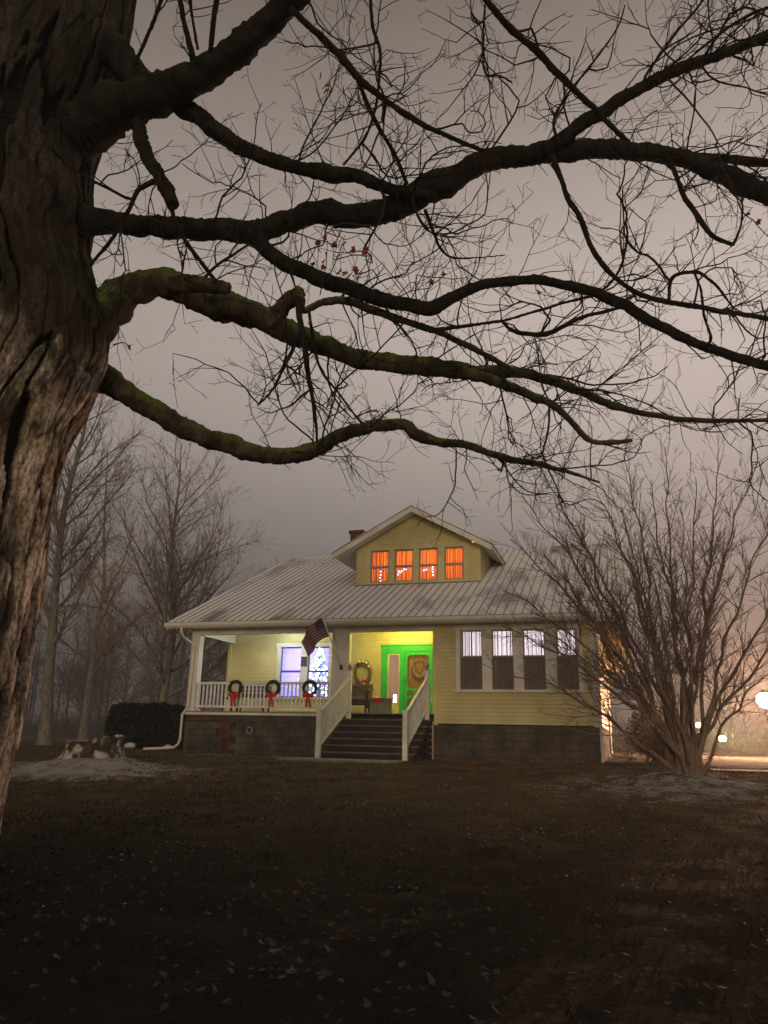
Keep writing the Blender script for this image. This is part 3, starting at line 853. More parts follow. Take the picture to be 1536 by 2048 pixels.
wc = clothmat('white_sheer_cloth', (.045, .038, .036), (.86, .83, .88), .034, .46)
lb = ['nearest the porch', 'second from the porch', 'third from the porch', 'nearest the right corner']
for k, (a, b) in enumerate(HW):
    c = curtain(a + .01, b - .01, WZR - .02, WZ1 - .01, .17, wc, .016, 5, 10 + k)
    tag(c, 'white curtain in the upper sash of the sun room window ' + lb[k], 'curtain', 'white half curtains in the sun room')
    c = curtain(a + .01, b - .01, WZ0 + .01, WZR - .005, .155, M['darkcloth'], .014, 4, 20 + k)
    tag(c, 'dark curtain in the lower sash of the sun room window ' + lb[k], 'curtain', 'dark cafe curtains in the sun room')

# ------------------------------------------------------------------ things on the porch
def needles(m, P, rad_, n, ln, rr, w=.006):
    """short needle blades round a closed path"""
    P = np.array(P); k = len(P)
    for _ in range(n):
        i = rr.randrange(k); f = rr.random()
        c = P[i] * (1 - f) + P[(i + 1) % k] * f
        d = Vector((rr.gauss(0, 1), rr.gauss(0, 1), rr.gauss(0, 1))).normalized()
        t = Vector(P[(i + 1) % k] - P[i]).normalized()
        d = (d + t * .8).normalized()
        s = Vector(c) + Vector((rr.gauss(0, 1), rr.gauss(0, 1), rr.gauss(0, 1))) * rad_ * .4
        q = d.cross(Vector((.3, .2, .9))).normalized() * w
        e = s + d * ln * rr.uniform(.6, 1.2)
        b = m.verts([s - q, s + q, e]); m.tris([(b, b + 1, b + 2)])
def ring(c, r, n=28, axis='y'):
    an = np.linspace(0, 2 * math.pi, n, endpoint=False)
    return np.stack([c[0] + r * np.cos(an), np.full(n, c[1]), c[2] + r * np.sin(an)], -1)
def bow(parent, c, s, mt):
    """two loops, a knot and two tails"""
    for sg in (-1, 1):
        m = MB(); m.ball((c[0] + sg * s * .52, c[1] - .01, c[2] + s * .06), s * .52, 12, 8, (1.0, .5, .72)); m.build('bow_loop', mt, parent, smooth=True)
        m = MB(); V = []
        for t in np.linspace(0, 1, 7):
            x = c[0] + sg * s * (.10 + .22 * t); z = c[2] - s * 1.75 * t; y = c[1] - .02 - .015 * math.sin(5 * t)
            V += [(x - s * .17, y, z), (x + s * .17, y + .006, z - (.02 if t == 1 else 0))]
        b = m.verts(V); m.quads([(b + 2 * i, b + 2 * i + 1, b + 2 * i + 3, b + 2 * i + 2) for i in range(6)])
        m.build('bow_tail', mt, parent)
    m = MB(); m.ball(c, s * .17, 8, 6); m.build('bow_knot', mt, parent, smooth=True)
lab = ['small dark wreath with red bow on the porch rail, nearest the corner post',
       'small dark wreath with red bow on the porch rail, in the middle of the three',
       'small dark wreath with red bow on the porch rail, nearest the front steps']
for k, x in enumerate((-10.47, -9.32, -8.22)):
    w = empty('rail_wreath', (x, .035, 1.76)); tag(w, lab[k], 'wreath', 'wreaths along the porch rail')
    m = MB(); P = ring((0, 0, 0), .18); m.tube(P, .045, 8, closed=True)
    needles(m, P, .07, 900, .07, random.Random(k)); m.build('greenery', M['pine'], w)
    bow(w, (0, -.075, -.20), .17, M['ribbon'])
# big vine wreath on the porch wall
w = empty('wall_wreath', (-7.45, YB - .075, 2.32)); tag(w, 'large grapevine wreath with pale baubles and a red flower on the yellow porch wall', 'wreath')
m = MB(); rr = random.Random(4)
for k in range(16):
    P = ring((rr.gauss(0, .012), rr.gauss(0, .02), rr.gauss(0, .02)), .25 + rr.gauss(0, .028), 30)
    P[:, 2] *= 1.42
    P += np.array([[rr.gauss(0, .008) for _ in range(3)] for _ in range(30)])
    m.tube(P, .010, 5, closed=True)
m.build('vine_ring', M['vine'], w)
for (a, r_) in ((60, .045), (85, .05), (110, .05), (35, .04)):
    m = MB(); m.ball((.25 * math.cos(rad(a)), -.05, .36 * math.sin(rad(a))), r_, 10, 8); m.build('bauble', M['gold'], w, smooth=True)
for k in range(7):
    a = k * 2 * math.pi / 7; c = Vector((.08, -.06, -.30))
    d = Vector((math.cos(a), -.15, math.sin(a))); q = Vector((-math.sin(a), 0, math.cos(a)))
    m = MB(); b = m.verts([c, c + d * .08 + q * .035, c + d * .16, c + d * .08 - q * .035]); m.quads([(b, b + 1, b + 2, b + 3)]); m.build('petal', M['redcloth'], w)
m = MB(); m.ball((.08, -.075, -.30), .03, 8, 6); m.build('flower_heart', M['gold'], w, smooth=True)
m = MB()
for k in range(40):
    p = Vector((rr.gauss(-.02, .05), -.03, -.38)); q = p + Vector((rr.gauss(-.05, .08), rr.gauss(0, .02), -rr.uniform(.08, .24))); m.tube([p, (p + q) / 2 + Vector((rr.gauss(0, .02), 0, 0)), q], .004, 3)
m.build('twig_spray', M['vine'], w)
# wreath on the door
w = empty('door_wreath', (-5.73, YB + .075, 2.42)); tag(w, 'ring of vine with dried flowers hung on the brown door behind the screen', 'wreath')
m = MB()
for k in range(8):
    P = ring((0, rr.gauss(0, .008), rr.gauss(0, .01)), .20 + rr.gauss(0, .02), 24); P[:, 2] *= 1.25; m.tube(P, .009, 5, closed=True)
m.build('vine_ring', M['vine'], w)
for k in range(6):
    a = rad(150 + 22 * k); m = MB(); m.ball((.17 * math.cos(a), -.02, .19 * math.sin(a)), .028, 8, 6); m.build('dried_flower', M['gold'], w, smooth=True)
m = MB()
P = [(-.12, -.01, .46), (-.17, -.01, .30), (-.10, -.012, .02), (.02, -.012, -.10), (.12, -.01, .05), (.14, -.01, .30), (.10, -.01, .46)]
m.tube(P, .010, 5); m.build('ribbon_loop', M['wicker'], w)
# plaque between the porch windows
w = empty('house_plaque', (-9.36, YB - .062, 2.70)); tag(w, 'small dark slate plaque on the casing between the porch windows', 'plaque')
m = MB(); m.box(-.10, .10, 0, .022, -.125, .125); m.build('plaque_board', M['plaque'], w)
m = MB()
for q in ((-.115, .115, .125, .14), (-.115, .115, -.14, -.125)): m.box(q[0], q[1], -.006, .022, q[2], q[3])
m.build('plaque_edge', M['black'], w)
# porch lamp
pl = empty('porch_light', (-6.05, 1.25, 3.80)); tag(pl, 'yellow porch ceiling lamp in front of the green door, hidden by the beam', 'lamp')
m = MB(); m.lathe([(.0, 0), (.09, 0), (.09, -.03), (.05, -.045), (.03, -.06)], (0, 0, -.002), 16); m.build('lamp_base', M['trim'], pl, smooth=True)
m = MB(); m.ball((0, 0, -.12), .055, 12, 8); m.build('bulb', emit('yellow_bulb', (1.0, .72, .10), 25), pl, smooth=True)
light('porch_lamp', 'POINT', (-6.05, 1.25, 3.56), 50, (1.0, .84, .18), .06)

pl = empty('porch_light', (-9.7, 1.25, 3.80)); tag(pl, 'white porch ceiling lamp over the rail with the wreaths, hidden by the beam', 'lamp')
m = MB(); m.lathe([(.0, 0), (.09, 0), (.09, -.03), (.05, -.045), (.03, -.06)], (0, 0, -.002), 16); m.build('lamp_base', M['trim'], pl, smooth=True)
m = MB(); m.ball((0, 0, -.12), .055, 12, 8); m.build('bulb', emit('white_bulb', (.95, .93, 1.0), 10), pl, smooth=True)
light('porch_lamp', 'POINT', (-9.7, 1.25, 3.56), 27, (.86, .97, 1.0), .06)

# wicker armchair with rolled back
ac = empty('armchair', (-7.32, 1.25, PF), rz=.15); tag(ac, 'dark wicker armchair with rolled back on the porch under the vine wreath', 'armchair')
m = MB(); m.box(-.36, .36, -.36, .34, .26, .40); m.build('seat', M['wicker'], ac)
m = MB(); m.prism([(.26, .401), (.38, .401), (.46, .80), (.40, .86), (.33, .80)], 'x', -.40, .40); m.tube([(-.42, .43, .80), (0, .44, .81), (.42, .43, .80)], .065, 10, cap=True); m.build('backrest', M['wicker'], ac)
for s_ in (-1, 1):
    m = MB(); m.box(s_ * .40 - .04, s_ * .40 + .04, -.34, .30, .16, .60); m.tube([(s_ * .41, -.40, .60), (s_ * .41, 0, .63), (s_ * .41, .36, .70)], .06, 8, cap=True); m.build('armrest', M['wicker'], ac)
    for y in (-.32, .30):
        m = MB(); m.bar((s_ * .36, y, 0), (s_ * .36, y, .26), .05); m.build('leg', M['wicker'], ac)
m = MB(); m.box(-.34, .34, -.34, .255, .402, .49); m.build('cushion', M['greybox'], ac)
# small crate table with a red cloth
tb = empty('side_table', (-6.52, 1.15, PF)); tag(tb, 'low grey box table with a red cloth between armchair and green door', 'table')
for k in range(5):
    m = MB(); m.box(-.26, .26, -.20, -.185, .03 + k * .075, .10 + k * .075); m.build('slat', M['greybox'], tb)
m = MB(); m.box(-.26, .26, -.184, .20, .02, .405); m.build('box_body', M['greybox'], tb)
m = MB(); m.box(-.30, .30, -.24, .24, .406, .43); m.build('table_top', M['greybox'], tb)
m = MB(); b = m.verts([(-.2, -.25, .434), (.2, -.25, .434), (.2, .24, .434), (-.2, .24, .434), (-.17, -.255, .31), (.16, -.255, .33)]); m.quads([(b, b + 1, b + 2, b + 3), (b + 4, b + 5, b + 1, b)]); m.build('cloth', M['redcloth'], tb)
# rocking chair and bench behind the rail
rc = empty('porch_chair', (-11.05, 1.0, PF), rz=.5); tag(rc, 'porch chair with arched metal back behind the railing, beside the corner post', 'chair')
m = MB(); m.tube([(-.26, .22, .40), (-.27, .30, .72), (-.20, .33, .86), (0, .34, .92), (.20, .33, .86), (.27, .30, .72), (.26, .22, .40)], .018, 6); m.build('back_frame', M['black'], rc)
for k in range(4):
    x = -.15 + k * .10; m = MB(); m.bar((x, .23, .42), (x, .33, .84), .012); m.build('back_bar', M['black'], rc)
m = MB(); m.box(-.27, .27, -.27, .25, .38, .42); m.build('seat', M['black'], rc)
for x in (-.25, .25):
    for y in (-.25, .23): m = MB(); m.bar((x, y, 0), (x, y, .38), .03); m.build('leg', M['black'], rc)
bn = empty('bench', (-10.35, .75, PF)); tag(bn, 'low dark slatted bench behind the porch railing, near its corner post end', 'bench')
for k in range(4):
    m = MB(); m.box(-.55, .55, -.20 + k * .105, -.11 + k * .105, .42, .45); m.build('slat', M['wicker'], bn)
for k in range(3):
    m = MB(); m.box(-.55, .55, .23, .25, .47 + k * .10, .55 + k * .10); m.build('back_slat', M['wicker'], bn)
for x in (-.50, .50):
    for y in (-.16, .2): m = MB(); m.bar((x, y, 0), (x, y, .42 if y < 0 else .75), .05); m.build('leg', M['wicker'], bn)
# string of pale beads at the right end of the porch
gl = empty('bead_garland', (XM - .13, .5, PF)); tag(gl, 'short string of pale beads hanging by the right end of the porch', 'garland')
for k in range(9):
    m = MB(); m.ball((-.008 * k, -.04 * k + .1, .06 + .065 * k), .024, 8, 6); m.build('bead', M['gold'], gl, smooth=True)

# flag at rest on a slanting pole
fl = empty('flag', (-7.30, -.06, 2.32)); tag(fl, 'striped flag with a starred dark blue canton on a slanting pole at the porch post', 'flag')
pb, pt = Vector((0, 0, 0)), Vector((-.20, -1.05, 1.22))
m = MB(); m.tube([pb, pt], .016, 8, cap=True); m.build('pole', M['trim'], fl, smooth=True)
m = MB(); m.ball(pt + Vector((0, 0, .02)), .032, 10, 8); m.build('finial', M['gold'], fl, smooth=True)
m = MB(); m.cbox((0, .02, -.01), (.06, .08, .12)); m.build('bracket', M['black'], fl)
fr, fw_, fb = mat('flag_red', (.22, .022, .025), rough=.8), mat('flag_white', (.34, .31, .30), rough=.8), mat('flag_blue', (.018, .025, .06), rough=.8)
dp = (pt - pb).normalized()
hoist = .60; fly = .66
def fpt(u, v):
    """u along the fly, v down the hoist (0 top)"""
    base = pb + dp * ((pt - pb).length - .04 - v * hoist)
    w_ = .10 * u * math.sin(7.5 * u + 1.6 * v) + .05 * u * math.sin(15 * u + 2)
    return base + Vector((-.95 * fly * u, .10 * u + w_, -.50 * u * u - .12 * u + .10 * u * v))
def patch(name, u0, u1, v0, v1, mt, nu=14, nv=2, off=0):
    m = MB(); V = [fpt(u0 + (u1 - u0) * i / nu, v0 + (v1 - v0) * j / nv) for j in range(nv + 1) for i in range(nu + 1)]
    b = m.verts(V); m.quads([(b + j * (nu + 1) + i, b + j * (nu + 1) + i + 1, b + (j + 1) * (nu + 1) + i + 1, b + (j + 1) * (nu + 1) + i) for j in range(nv) for i in range(nu)])
    return m.build(name, mt, fl, smooth=True)
patch('canton', 0, .40, 0, 7 / 13, fb, 10, 6)
for k in range(13):
    patch('stripe', .40 if k < 7 else 0, 1, k / 13, (k + 1) / 13, fr if k % 2 == 0 else fw_)
for j in range(9):
    for i in range(6 if j % 2 == 0 else 5):
        u = .4 * ((i * 2 + 1 + (j % 2)) / 12); v = 7 / 13 * ((j + 1) / 10)
        c = fpt(u, v); ex = (fpt(u + .01, v) - c).normalized(); ev = (fpt(u, v + .01) - c).normalized(); nn = ex.cross(ev).normalized()
        m = MB(); V = [c + (.0165 if q % 2 == 0 else .0065) * (math.sin(q * math.pi / 5) * ex - math.cos(q * math.pi / 5) * ev) for q in range(10)]
        for sgn in (1, -1):
            b = m.verts([c + nn * .003 * sgn] + [p + nn * .003 * sgn for p in V]); m.tris([(b, b + 1 + q, b + 1 + (q + 1) % 10) for q in range(10)])
        m.build('star', fw_, fl)

# ------------------------------------------------------------------ things seen through the windows
ct = empty('christmas_tree', (-9.28, 3.35, PF)); tag(ct, 'lit flocked christmas tree glowing blue white behind the right porch window', 'christmas tree')
m = MB(); rr = random.Random(8)
for _ in range(2600):
    t = rr.random() ** .75; z = .35 + 1.75 * t; r_ = .52 * (1 - t) + .03
    a = rr.uniform(0, 6.283); q = r_ * math.sqrt(rr.uniform(.25, 1))
    p = Vector((q * math.cos(a), q * math.sin(a), z)); d = Vector((math.cos(a), math.sin(a), -.25)).normalized() * rr.uniform(.05, .13)
    s = d.cross(Vector((0, 0, 1))).normalized() * .016
    b = m.verts([p - s, p + s, p + d]); m.tris([(b, b + 1, b + 2)])
m.build('needles', mat('flocked_needles', (.05, .10, .09), (.30, .40, .42), rough=.8, scale=5), ct)
m = MB(); m.bar((0, 0, 0), (0, 0, 2.0), .05); m.build('trunk', M['wicker'], ct)
eb = emit('cool_bulb', (.62, .86, 1.0), 16)
bm_ = MB(); bm_.ball((0, 0, 0), .026, 8, 5); bme = bm_.mesh('bulb', eb, True)
for k in range(170):
    t = rr.random() ** .8; z = .38 + 1.72 * t; r_ = (.54 * (1 - t) + .04); a = rr.uniform(0, 6.283)
    link('bulb', bme, ct, (r_ * math.cos(a), r_ * math.sin(a), z))
# string lights inside the dormer windows
eb2 = emit('blue_white_bulb', (.30, .52, 1.0), 6)
b2 = MB(); b2.ball((0, 0, 0), .019, 8, 5); b2m = b2.mesh('bulb', eb2, True)
SL_ = [(0, [(-7.20, 5.28), (-7.21, 5.38), (-7.20, 5.47), (-7.20, 5.58), (-6.95, 5.56)], 'column of blue white string lights in the left dormer window'),
       (1, [(-6.60, 5.56), (-6.55, 5.52), (-6.50, 5.57), (-6.43, 5.62), (-6.36, 5.61), (-6.62, 5.46)], 'cluster of blue white string lights in the second dormer window'),
       (2, [(-5.50, 5.66), (-5.50, 5.58), (-5.49, 5.49), (-5.49, 5.40), (-5.78, 5.56), (-5.70, 5.58)], 'string of blue white lights in the third dormer window')]
for k, pts, lb_ in SL_:
    s = empty('string_light', (pts[0][0], DY + .11, pts[0][1])); tag(s, lb_, 'string lights', 'string lights in the dormer windows')
    for p in pts: link('bulb', b2m, s, (p[0] - pts[0][0], R.uniform(-.005, .005), p[1] - pts[0][1]))
    m = MB(); m.tube([(p[0] - pts[0][0], .006, p[1] - pts[0][1]) for p in pts], .004, 4); m.build('wire', M['black'], s)
# a lit candle lamp in the hall behind the sidelight
cd = empty('hall_candle', (-6.62, YB + .6, PF)); tag(cd, 'tall white lit candle lamp in the hall behind the sidelight', 'lamp')
m = MB(); m.lathe([(.10, 0), (.10, .02), (.02, .04), (.02, .22), (.06, .24)], (0, 0, 0), 12); m.build('stand', M['black'], cd)
m = MB(); m.lathe([(.001, .24), (.05, .24), (.05, .62), (.001, .62)], (0, 0, 0), 12); m.build('candle', emit('white_candle', (.80, .82, 1.0), 6), cd)
# picture frame on the lilac room wall
pf = empty('picture_frame', (-10.75, 5.56, 2.25)); tag(pf, 'small white picture frame on the lilac wall seen through the left porch window', 'picture')
m = MB(); m.box(-.22, .22, -.02, 0, -.18, .18); m.build('frame', M['trim'], pf)
m = MB(); m.box(-.17, .17, -.025, -.021, -.13, .13); m.build('picture', mat('dull_print', (.25, .22, .30), (.4, .36, .42), rough=.7), pf)

# ------------------------------------------------------------------ trees
def nrm(v):
    l = math.sqrt(v[0] * v[0] + v[1] * v[1] + v[2] * v[2]) + 1e-9
    return np.array((v[0] / l, v[1] / l, v[2] / l))
def rot_off(d, ang_, rr):
    q = nrm(np.cross(d, nrm((rr.gauss(0, 1), rr.gauss(0, 1), rr.gauss(0, 1)))))
    return nrm(d * math.cos(ang_) + q * math.sin(ang_))
def shoot(m, p, d, L, r, lvl, rr, seg=.10, jit=.20, trop=.05, kids=(.13, .6), n=3, tip=.4, ang_=(30, 62), stop=.0015, tips=None, flat=0.0):
    k = max(3, int(L / seg)); P = [np.array(p, float)]; d = nrm(d)
    D = [d]
    for i in range(k):
        j_ = jit * (2.0 if rr.random() < .28 else .55)          # mostly straight, with crooked joints
        d = nrm(d + np.array((rr.gauss(0, j_), rr.gauss(0, j_), rr.gauss(0, j_) * (1 - flat) + trop)))
        P.append(P[-1] + d * (L / k)); D.append(d)
    m.tube(P, np.linspace(r, max(r * tip, stop), k + 1), n if r < .012 else max(n, 5))
    if tips is not None and lvl == 0: tips.append(P[-1])
    if lvl > 0:
        nk = max(1, int(L / kids[0]))
        for _ in range(nk):
            f = rr.uniform(.15, .98); i = min(k - 1, int(f * k))
            q = P[i] + (P[i + 1] - P[i]) * (f * k - i)
            Lc = L * rr.uniform(.30, kids[1]) * (1.15 - .55 * f)
            rc_ = max(stop, min(r * .62, r * (1 - (1 - tip) * f) * .75))
            shoot(m, q, rot_off(D[i], rad(rr.uniform(*ang_)), rr), Lc, rc_, lvl - 1, rr, seg, jit, trop, kids, n, tip, ang_, stop, tips, flat)
    return P

def barkmat(name, dark, light, moss, mossy, snow=0.0):
    m = bpy.data.materials.new(name); m.use_nodes = True
    t = m.node_tree; b = t.nodes['Principled BSDF']; b.inputs['Roughness'].default_value = .9; b.inputs['Specular IOR Level'].default_value = .15
    tc = t.nodes.new('ShaderNodeTexCoord')
    def noi(s, st=(1, 1, 1), d=6):
        mp = t.nodes.new('ShaderNodeMapping'); mp.inputs['Scale'].default_value = st; t.links.new(tc.outputs['Object'], mp.inputs['Vector'])
        n = t.nodes.new('ShaderNodeTexNoise'); n.inputs['Scale'].default_value = s; n.inputs['Detail'].default_value = d; n.inputs['Roughness'].default_value = .65; t.links.new(mp.outputs[0], n.inputs['Vector']); return n.outputs['Fac']
    def ramp(src, p0, c0, p1, c1):
        r = t.nodes.new('ShaderNodeValToRGB'); r.color_ramp.elements[0].position = p0; r.color_ramp.elements[1].position = p1
        r.color_ramp.elements[0].color = (*c0, 1); r.color_ramp.elements[1].color = (*c1, 1); t.links.new(src, r.inputs[0]); return r.outputs[0]
    base = ramp(noi(9, (1, 1, .35)), .36, dark, .64, light)
    gm = t.nodes.new('ShaderNodeNewGeometry'); sp = t.nodes.new('ShaderNodeSeparateXYZ'); t.links.new(gm.outputs['Normal'], sp.inputs[0])
    a = t.nodes.new('ShaderNodeMath'); a.operation = 'MULTIPLY_ADD'; a.inputs[1].default_value = .32; a.inputs[2].default_value = mossy
    t.links.new(sp.outputs['Z'], a.inputs[0])
    c = t.nodes.new('ShaderNodeMath'); c.operation = 'ADD'; t.links.new(a.outputs[0], c.inputs[0]); t.links.new(noi(5, d=7), c.inputs[1])
    f = t.nodes.new('ShaderNodeMapRange'); f.inputs['From Min'].default_value = .62; f.inputs['From Max'].default_value = .80; t.links.new(c.outputs[0], f.inputs['Value'])
    mx = t.nodes.new('ShaderNodeMix'); mx.data_type = 'RGBA'; t.links.new(f.outputs[0], mx.inputs[0]); t.links.new(base, mx.inputs[6])
    t.links.new(ramp(noi(30), .35, moss, .7, tuple(v * 2.2 for v in moss)), mx.inputs[7])
    t.links.new(mx.outputs[2], b.inputs['Base Color'])
    bp = t.nodes.new('ShaderNodeBump'); bp.inputs['Strength'].default_value = .9; bp.inputs['Distance'].default_value = .025
    t.links.new(noi(34, (1, 1, .5)), bp.inputs['Height']); t.links.new(bp.outputs[0], b.inputs['Normal'])
    return m
M['litlimb'] = barkmat('lit_moss_bark', (.026, .021, .014), (.10, .082, .058), (.070, .098, .018), .12)  # lower limbs: green moss, plus low light painted in as paler bark
M['limb'] = barkmat('shaded_moss_bark', (.009, .008, .006), (.030, .026, .019), (.020, .028, .008), -.02)  # upper limbs: same bark near black, their shade painted in
M['twig'] = mat('dark_twig', (.014, .011, .009), (.030, .024, .019), rough=.8, scale=8)

# ---- the big maple: trunk with peeling plates, limbs one by one, twigs, last leaves
big = empty('maple_tree', (0, 0, 0))
tag(big, 'huge bare mossy maple in the left foreground, its limbs arching over the house', 'tree')
TD = 5.6
edge = [(1800, -40), (1660, -18), (1450, 22), (1300, 48), (1150, 72), (1050, 90), (950, 108), (860, 132), (800, 168), (730, 208), (640, 214), (560, 192), (500, 172), (430, 186), (383, 180), (300, 184), (240, 200), (130, 235), (60, 250), (0, 262), (-150, 285), (-320, 300)]
TR = .74
ctr = []
rgt = Vector((_r.x, _r.y, 0)).normalized()
for y_, x_ in edge:
    p = at(x_, y_, TD)
    # keep the axis upright: same horizontal depth for all heights
    fh = Vector((_f.x, _f.y, 0)).normalized()
    rr_ = ray(x_, y_); hd = rr_.dot(fh); p = CAM + rr_ * (TD / hd)
    ctr.append((p.z, p - rgt * TR))
ctr.sort(key=lambda q: q[0])
zs = np.array([c[0] for c in ctr]); cx = np.array([c[1].x for c in ctr]); cy = np.array([c[1].y for c in ctr])
def trunk_axis(z): return np.interp(z, zs, cx), np.interp(z, zs, cy)
def bark_trunk():
    nth, nz = 420, 620
    z0, z1 = -1.6, zs[-1]
    zz = np.linspace(z0, z1, nz)
    ax, ay = trunk_axis(zz)
    base_x, base_y = np.interp(-.6, zs, cx), np.interp(-.6, zs, cy)
    ax = np.where(zz < -.6, base_x, ax); ay = np.where(zz < -.6, base_y, ay)
    k_ = np.ones(9) / 9
    ax = np.convolve(np.pad(ax, 4, 'edge'), k_, 'valid'); ay = np.convolve(np.pad(ay, 4, 'edge'), k_, 'valid')
    th = np.linspace(0, 2 * math.pi, nth, endpoint=False)
    flare = TR * (1 + .26 * np.exp(-(zz + 1.25) / .30))
    TH, ZZ = np.meshgrid(th, zz)
    # long plates: voronoi cells stretched up the stem, wrapped round it
    rg = np.random.default_rng(5)
    CW, CH = .14, .50
    ncw = int(round(2 * math.pi * TR / CW)); nch = int((z1 - z0) / CH) + 3
    px = rg.random((nch, ncw)); py = rg.random((nch, ncw)); ph = rg.random((nch, ncw))
    wob = .05 * np.sin(ZZ * 2.1 + 3 * np.sin(TH * 2)) + .05 * np.sin(ZZ * 6.3 + TH * 5)
    U = (TH + wob * .35) / (2 * math.pi) * ncw; Vv = (ZZ - z0) / CH + 1 + .35 * np.sin(TH * 9)
    iu = np.floor(U).astype(int); iv = np.floor(Vv).astype(int)
    d1 = np.full(U.shape, 9.0); d2 = np.full(U.shape, 9.0); hid = np.zeros(U.shape)
    for dv in (-1, 0, 1):
        for du in (-1, 0, 1):
            a = (iu + du) % ncw; c = np.clip(iv + dv, 0, nch - 1)
            dx = (iu + du + px[c, a] - U); dy = (iv + dv + py[c, a] - Vv)
            dd = np.sqrt(dx * dx + dy * dy)
            n1 = dd < d1
            d2 = np.where(n1, d1, np.minimum(d2, dd)); hid = np.where(n1, ph[c, a], hid); d1 = np.where(n1, dd, d1)
    gap = d2 - d1
    nz_ = np.array([[mnoise.fractal(Vector((math.cos(t) * 2.2, math.sin(t) * 2.2, z * .9)), 1.0, 2.0, 4) for t in th[::2]] for z in zz[::2]])
    nz_ = np.repeat(np.repeat(nz_, 2, 0), 2, 1)[:nz, :nth]
    fin = np.array([[mnoise.noise(Vector((math.cos(t) * 14, math.sin(t) * 14, z * 4.5))) for t in th] for z in zz[::2]])
    fin = np.repeat(fin, 2, 0)[:nz]
    w1 = .55 * nz_
    def ridge(fr, vz, sd):
        q = np.array([[mnoise.noise(Vector((math.cos(t) * fr + sd, math.sin(t) * fr, z * vz + sd))) for t in th] for z in zz[::4]])
        k4 = np.arange(nz) / 4.0; i0 = np.minimum(k4.astype(int), len(q) - 1); i1 = np.minimum(i0 + 1, len(q) - 1); fq = (k4 - i0)[:, None]
        return q[i0] * (1 - fq) + q[i1] * fq
    r1 = np.abs(ridge(3.3, .34, 3.0) + .13 * fin); r2 = np.abs(ridge(8.0, .75, 11.0) + .16 * fin)
    wd_n = np.clip(.5 + 1.3 * ridge(2.0, .8, 31.0), 0, 1)           # some cracks gape, some stay shut
    def ss(a_, b_, v): v = np.clip((v - a_) / (b_ - a_), 0, 1); return v * v * (3 - 2 * v)
    p1 = ss(.0, 1.0, (r1 - (.012 + .085 * wd_n)) / .035); p2 = .45 + .55 * ss(.012, .05, r2 + .06 * (1 - wd_n)); p3 = .55 + .45 * ss(.03, .10, gap + .22 * fin)
    pl = p1 * p2 * p3
    rel = .046 * p1 + .010 * p2 * p1 + (.004 + .040 * hid) * p3 * p1 + .014 * fin * pl + .03 * nz_
    # buttress folds near the foot
    fold = .06 * np.exp(-(ZZ + 1.15) / .6) * np.cos(TH * 6 + .6)
    RR = flare[:, None] - .095 + rel + fold
    X = ax[:, None] + RR * np.cos(TH); Y = ay[:, None] + RR * np.sin(TH)
    m = MB(); m.verts(np.stack([X, Y, ZZ], -1))
    i = np.arange(nz - 1)[:, None]; j = np.arange(nth)[None, :]; j2 = (j + 1) % nth
    m.quads(np.stack([i * nth + j, i * nth + j2, (i + 1) * nth + j2, (i + 1) * nth + j], -1))
    return m, pl, hid
tm, plate, hid = bark_trunk()
